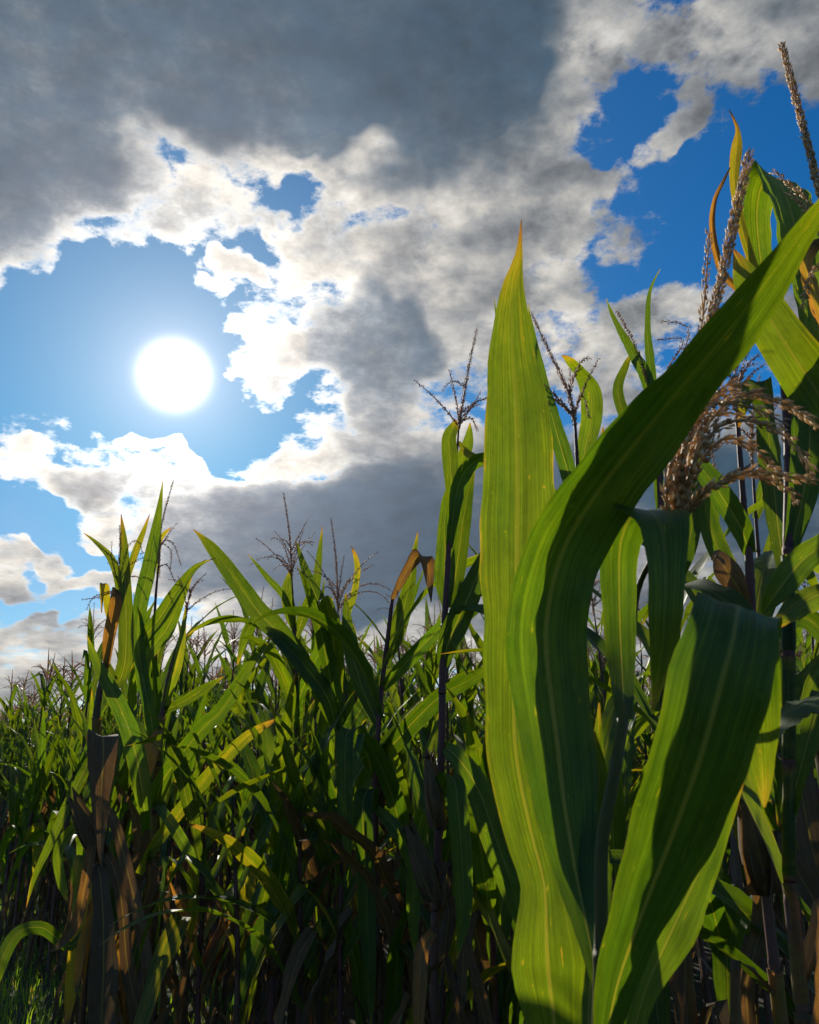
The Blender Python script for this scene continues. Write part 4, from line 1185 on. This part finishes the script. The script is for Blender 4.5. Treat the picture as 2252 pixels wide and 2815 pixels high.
L2 = Hero('tall corn plant beside the browning one, with two long leaves slanting up to the right', 3.05,
          [(322, 1950, 0, 13), (326, 1700, 0, 13), (332, 1598, 0, 12), (342, 1504, 0, 11), (362, 1400, 0, 9), (384, 1330, 0, 7), (392, 1296, 0, 5)], 26)
L2.tassel([(392, 1296, 0), (396, 1270, 0), (403, 1236, 0)], grown=6, length=0.25)
L2.leaf([(331, 1604, 0, 18), (318, 1510, -0.03, 26), (300, 1420, -0.04, 25), (290, 1335, -0.04, 25), (298, 1262, -0.04, 30), (312, 1203, -0.04, 30), (328, 1117, -0.03, 20), (337, 1060, -0.03, 10), (343, 1013, -0.03, 1)],
        'dark straight leaf, the tallest on the left', age=0.06, fold=-0.4)
L2.leaf([(300, 1420, -0.02, 10), (292, 1375, -0.02, 18), (305, 1343, -0.03, 24), (342, 1293, -0.04, 29), (373, 1243, -0.04, 24), (407, 1199, -0.04, 14), (432, 1183, -0.04, 5), (455, 1175, -0.04, 1)],
        age=0.2, fold=-0.5)
L2.leaf([(310, 1480, -0.02, 12), (304, 1400, -0.02, 22), (323, 1361, -0.02, 31), (352, 1322, -0.02, 33), (385, 1253, -0.02, 16), (407, 1206, -0.02, 1)], age=0.2)
L2.leaf([(328, 1700, 0, 20), (340, 1650, -0.05, 34), (384, 1586, -0.08, 35), (430, 1530, -0.1, 33), (470, 1490, -0.1, 30), (530, 1395, -0.1, 20), (575, 1340, -0.1, 1)],
        'long bright leaf slanting up to the right', age=0.12, fold=-0.35)
L2.leaf([(293, 1840, -0.05, 16), (333, 1770, -0.08, 24), (400, 1680, -0.1, 27), (470, 1600, -0.12, 27), (530, 1545, -0.12, 22), (590, 1510, -0.12, 2)],
        'leaf edged in brown with an orange tip', age=0.36, fold=-0.35)
L2.leaf([(326, 1690, 0, 14), (352, 1720, -0.1, 22), (380, 1765, -0.12, 24), (420, 1830, -0.12, 20), (465, 1895, -0.12, 8), (490, 1940, -0.12, 1)], age=0.12)
L2.leaf([(340, 1530, 0, 10), (322, 1570, -0.08, 32), (306, 1620, -0.1, 34), (298, 1680, -0.1, 4)], 'tan dead leaf glowing orange', age=0.66)
L2.leaf([(345, 1500, 0, 10), (362, 1440, -0.02, 17), (374, 1400, -0.02, 20), (384, 1340, -0.02, 14), (392, 1270, -0.02, 1)], age=0.35)
L2.leaf([(340, 1500, 0, 12), (390, 1475, -0.03, 22), (430, 1450, -0.04, 20), (470, 1425, -0.04, 2)], age=0.2)
L2.grown(8, 0.2, 1.0)

# another tassel showing above the left pair
L3 = Hero('corn plant behind the left pair with a tall tassel spike and drooping side branches', 3.35,
          [(330, 1800, 0, 10), (330, 1500, 0, 9), (326, 1300, 0, 6), (334, 1190, 0, 4)], 28)
L3.tassel([(334, 1190, 0), (338, 1120, 0), (346, 1080, 0), (365, 1012, 0)],
          [[(334, 1180, 0), (342, 1140, 0), (365, 1145, 0), (381, 1190, 0)], [(334, 1180, 0), (338, 1145, 0), (360, 1160, 0), (358, 1200, 0)], [(334, 1185, 0), (330, 1150, 0), (336, 1170, 0), (336, 1215, 0)],
           [(334, 1195, 0), (352, 1190, 0), (368, 1225, 0)]], grown=3, length=0.25, size=0.0118, w=0.0029)
L3.leaf([(332, 1210, 0, 6), (336, 1145, 0, 8), (345, 1125, 0, 9), (362, 1110, 0, 1)], age=0.4)
L3.grown(6, 0.2, 1.0).grown(5, 1.0, 1.7, False)


# low leafy plants that fill the foot of the crop between the ones above
for i, (px, Y, h, lab) in enumerate((
        (470, 2.95, 1.25, 'low leafy corn plant without tassel just right of the left pair'),
        (530, 2.75, 1.30, 'low leafy corn plant without tassel under the long bright slanting leaf'),
        (585, 2.90, 1.38, 'low leafy corn plant without tassel below the tallest spreading tassel'),
        (650, 2.70, 1.30, 'low leafy corn plant without tassel below the yellow leaf in mid field'),
        (700, 2.85, 1.22, 'low leafy corn plant without tassel at the foot of the slender pale tassel'),
        (755, 2.72, 1.36, 'low leafy corn plant without tassel left of the stalk with the folded brown leaf'),
        (845, 2.60, 1.34, 'low leafy corn plant without tassel between the two purple stalks'),
        (890, 2.45, 1.24, 'low leafy corn plant without tassel behind the brown ears'),
        (985, 2.40, 1.36, 'low leafy corn plant without tassel behind the hanging bright green leaf'),
        (1050, 2.55, 1.30, 'low leafy corn plant without tassel behind the edge of the big upright leaf'),
        (1290, 2.10, 1.34, 'low leafy corn plant without tassel seen between the foreground stalk and folded leaf'),
        (1480, 2.20, 1.40, 'low leafy corn plant without tassel behind the folded leaf'),
        (1640, 1.95, 1.30, 'low leafy corn plant without tassel behind the dead brown leaf'),
        (1735, 1.80, 1.34, 'low leafy corn plant without tassel at the lower right edge'))):
    t = thing('corn_plant', lab, 'corn plant', ((px - 862.5) / 1725 * Y * 1.0, Y, 0), 'low leafy plants')
    for n, g, subs in grow(random.Random(340 + i * 3), H=h * 0.82, n_leaf=14, tassel=False, ear=(i % 2 == 0), dead=0.42):
        o = obj(n, g.mesh(n), t)
        for sn, sg in subs:
            obj(sn, sg.mesh(sn), o)


# ---------------------------------------------------------------- the field behind: copies, then the far mass
def build_field():
    rng = random.Random(11)
    near_kinds = []
    for k in range(7):
        parts = grow(random.Random(100 + k), H=1.72 + 0.05 * (k % 4), n_leaf=12 + k % 2)
        near_kinds.append([(n, g.mesh(n), [(sn, sg.mesh(sn)) for sn, sg in subs]) for n, g, subs in parts])
    mid_geo = [merged(grow(random.Random(200 + k), H=1.70 + 0.05 * (k % 4), n_leaf=11, fine=False)) for k in range(7)]
    mid_mesh = [g.mesh('corn_plant') for g in mid_geo]

    spots, low = [], []
    ux, uy = -0.4648, 0.8854                     # along the rows
    vx, vy = 0.8854, 0.4648                      # across, into the field
    for row in range(0, 90):
        off = row * 0.72 + 0.05
        s = -10.0
        while s < 75:
            s += 0.19 * rng.uniform(0.75, 1.3)
            x = EDGE_X0 + ux * s + vx * off + rng.uniform(-0.28, 0.28)
            y = EDGE_Y0 + uy * s + vy * off + rng.uniform(-0.05, 0.05)
            if y < 1.2 or y > 62:
                continue
            px = 862.5 + 1725 * x / (y * math.cos(PITCH))
            if px < -160 or px > 1900:
                continue
            lim = 7.2 if px < 185 else 4.7 if px < 450 else 4.2 if px < 950 else 3.5 if px < 1300 else 3.1
            if y < lim:
                lo = 6.6 if px < 60 else 5.4 if px < 185 else 3.6 if px < 450 else 3.3 if px < 950 else 2.7
                if y > lo and rng.random() < 0.95:
                    low.append((y, x, px))
                continue
            spots.append((y, x, px))
    spots.sort()
    # lower plants without tassels stand in front of the full-grown rows
    low_kinds = []
    for k in range(4):
        parts = grow(random.Random(400 + k), H=1.02 + 0.05 * k, n_leaf=13, tassel=False, ear=(k % 2 == 0), dead=0.45)
        low_kinds.append([(n, g.mesh(n), [(sn, sg.mesh(sn)) for sn, sg in subs]) for n, g, subs in parts])
    for y, x, px in sorted(low):
        t = thing('corn_plant', 'low corn plant without tassel standing just in front of the shorter tasselled rows', 'corn plant', (x, y, 0),
                  'low corn plants in front of the tasselled rows')
        t.rotation_euler = (0, 0, rng.random() * 6.283)
        for n, me, subs in low_kinds[rng.randrange(len(low_kinds))]:
            o = obj(n, me, t)
            for sn, sme in subs:
                obj(sn, sme, o)
    print('low', len(low))
    NEAR, MID = 100, max(150, 270 - len(low))
    far = []
    for i, (y, x, px) in enumerate(spots):
        yaw = rng.random() * 6.283
        sc = rng.uniform(0.90, 1.06)
        if i < NEAR:
            place = ('behind the tall browning plant' if px < 300 else 'between the tall left pair and the spreading tassel' if px < 500 else
                     'behind the two mid-field tassels' if px < 760 else 'behind the stalk with the folded brown leaf' if px < 960 else
                     'behind the tall upright yellow-green leaf' if px < 1270 else 'behind the folded leaf and drooping tassel')
            t = thing('corn_plant', 'shorter tasselled corn plant packed in ' + place, 'corn plant', (x, y, 0), 'second-row corn plants ' + place)
            t.rotation_euler = (0, 0, yaw)
            t.scale = (sc, sc, sc)
            for n, me, subs in near_kinds[rng.randrange(len(near_kinds))]:
                o = obj(n, me, t)
                for sn, sme in subs:
                    obj(sn, sme, o)
        elif i < MID:
            o = obj('corn_plant', mid_mesh[rng.randrange(len(mid_mesh))])
            o.location = (x, y, 0)
            o.rotation_euler = (0, 0, yaw)
            o.scale = (sc, sc, sc)
            place = 'left of the spreading tassel' if px < 500 else 'around the two purple stalks' if px < 1000 else 'seen through gaps in the right foreground'
            o['label'] = 'small distant corn plant top deep in the field, ' + place
            o['category'] = 'corn plant'
            o['group'] = 'corn plants deep in the field ' + place
        else:
            if y > 12 and rng.random() < min(0.85, (y - 12) / 30):
                continue
            far.append((x, y, yaw, sc))
    print('spots', len(spots), 'far', len(far))
    import numpy as np
    arr = []
    for g in mid_geo:
        arr.append((np.array(g.v, 'f4'), g.f, np.array(g.lc, 'f4'), np.array(g.age, 'f4'), np.array(g.rnd, 'f4'), g.mi))
    V, F, LC, AG, RN, MI, off = [], [], [], [], [], [], 0
    for x, y, yaw, sc in far:
        v, f, lc, ag, rn, mi = arr[rng.randrange(len(arr))]
        c, s = math.cos(yaw) * sc, math.sin(yaw) * sc
        V.append(np.stack([v[:, 0] * c - v[:, 1] * s + x, v[:, 0] * s + v[:, 1] * c + y, v[:, 2] * sc], 1))
        F += [tuple(i + off for i in q) for q in f]
        LC.append(lc)
        AG.append(ag)
        RN.append((rn + rng.random()) % 1.0)
        MI += mi
        off += len(v)
    V = np.concatenate(V)
    me = bpy.data.meshes.new('corn_field')
    me.from_pydata(V.tolist(), [], F)
    for nm, ty, key, dat in (('lc', 'FLOAT_VECTOR', 'vector', LC), ('age', 'FLOAT', 'value', AG), ('rnd', 'FLOAT', 'value', RN)):
        a = me.attributes.new(nm, ty, 'POINT')
        a.data.foreach_set(key, np.concatenate(dat).ravel())
    for m in MATS:
        me.materials.append(m)
    me.polygons.foreach_set('material_index', MI)
    me.polygons.foreach_set('use_smooth', [True] * len(F))
    me.update()
    o = obj('corn_field', me, kind='stuff')
    o['label'] = 'far rows of corn merging into one green mass'
    o['category'] = 'corn field'


build_field()
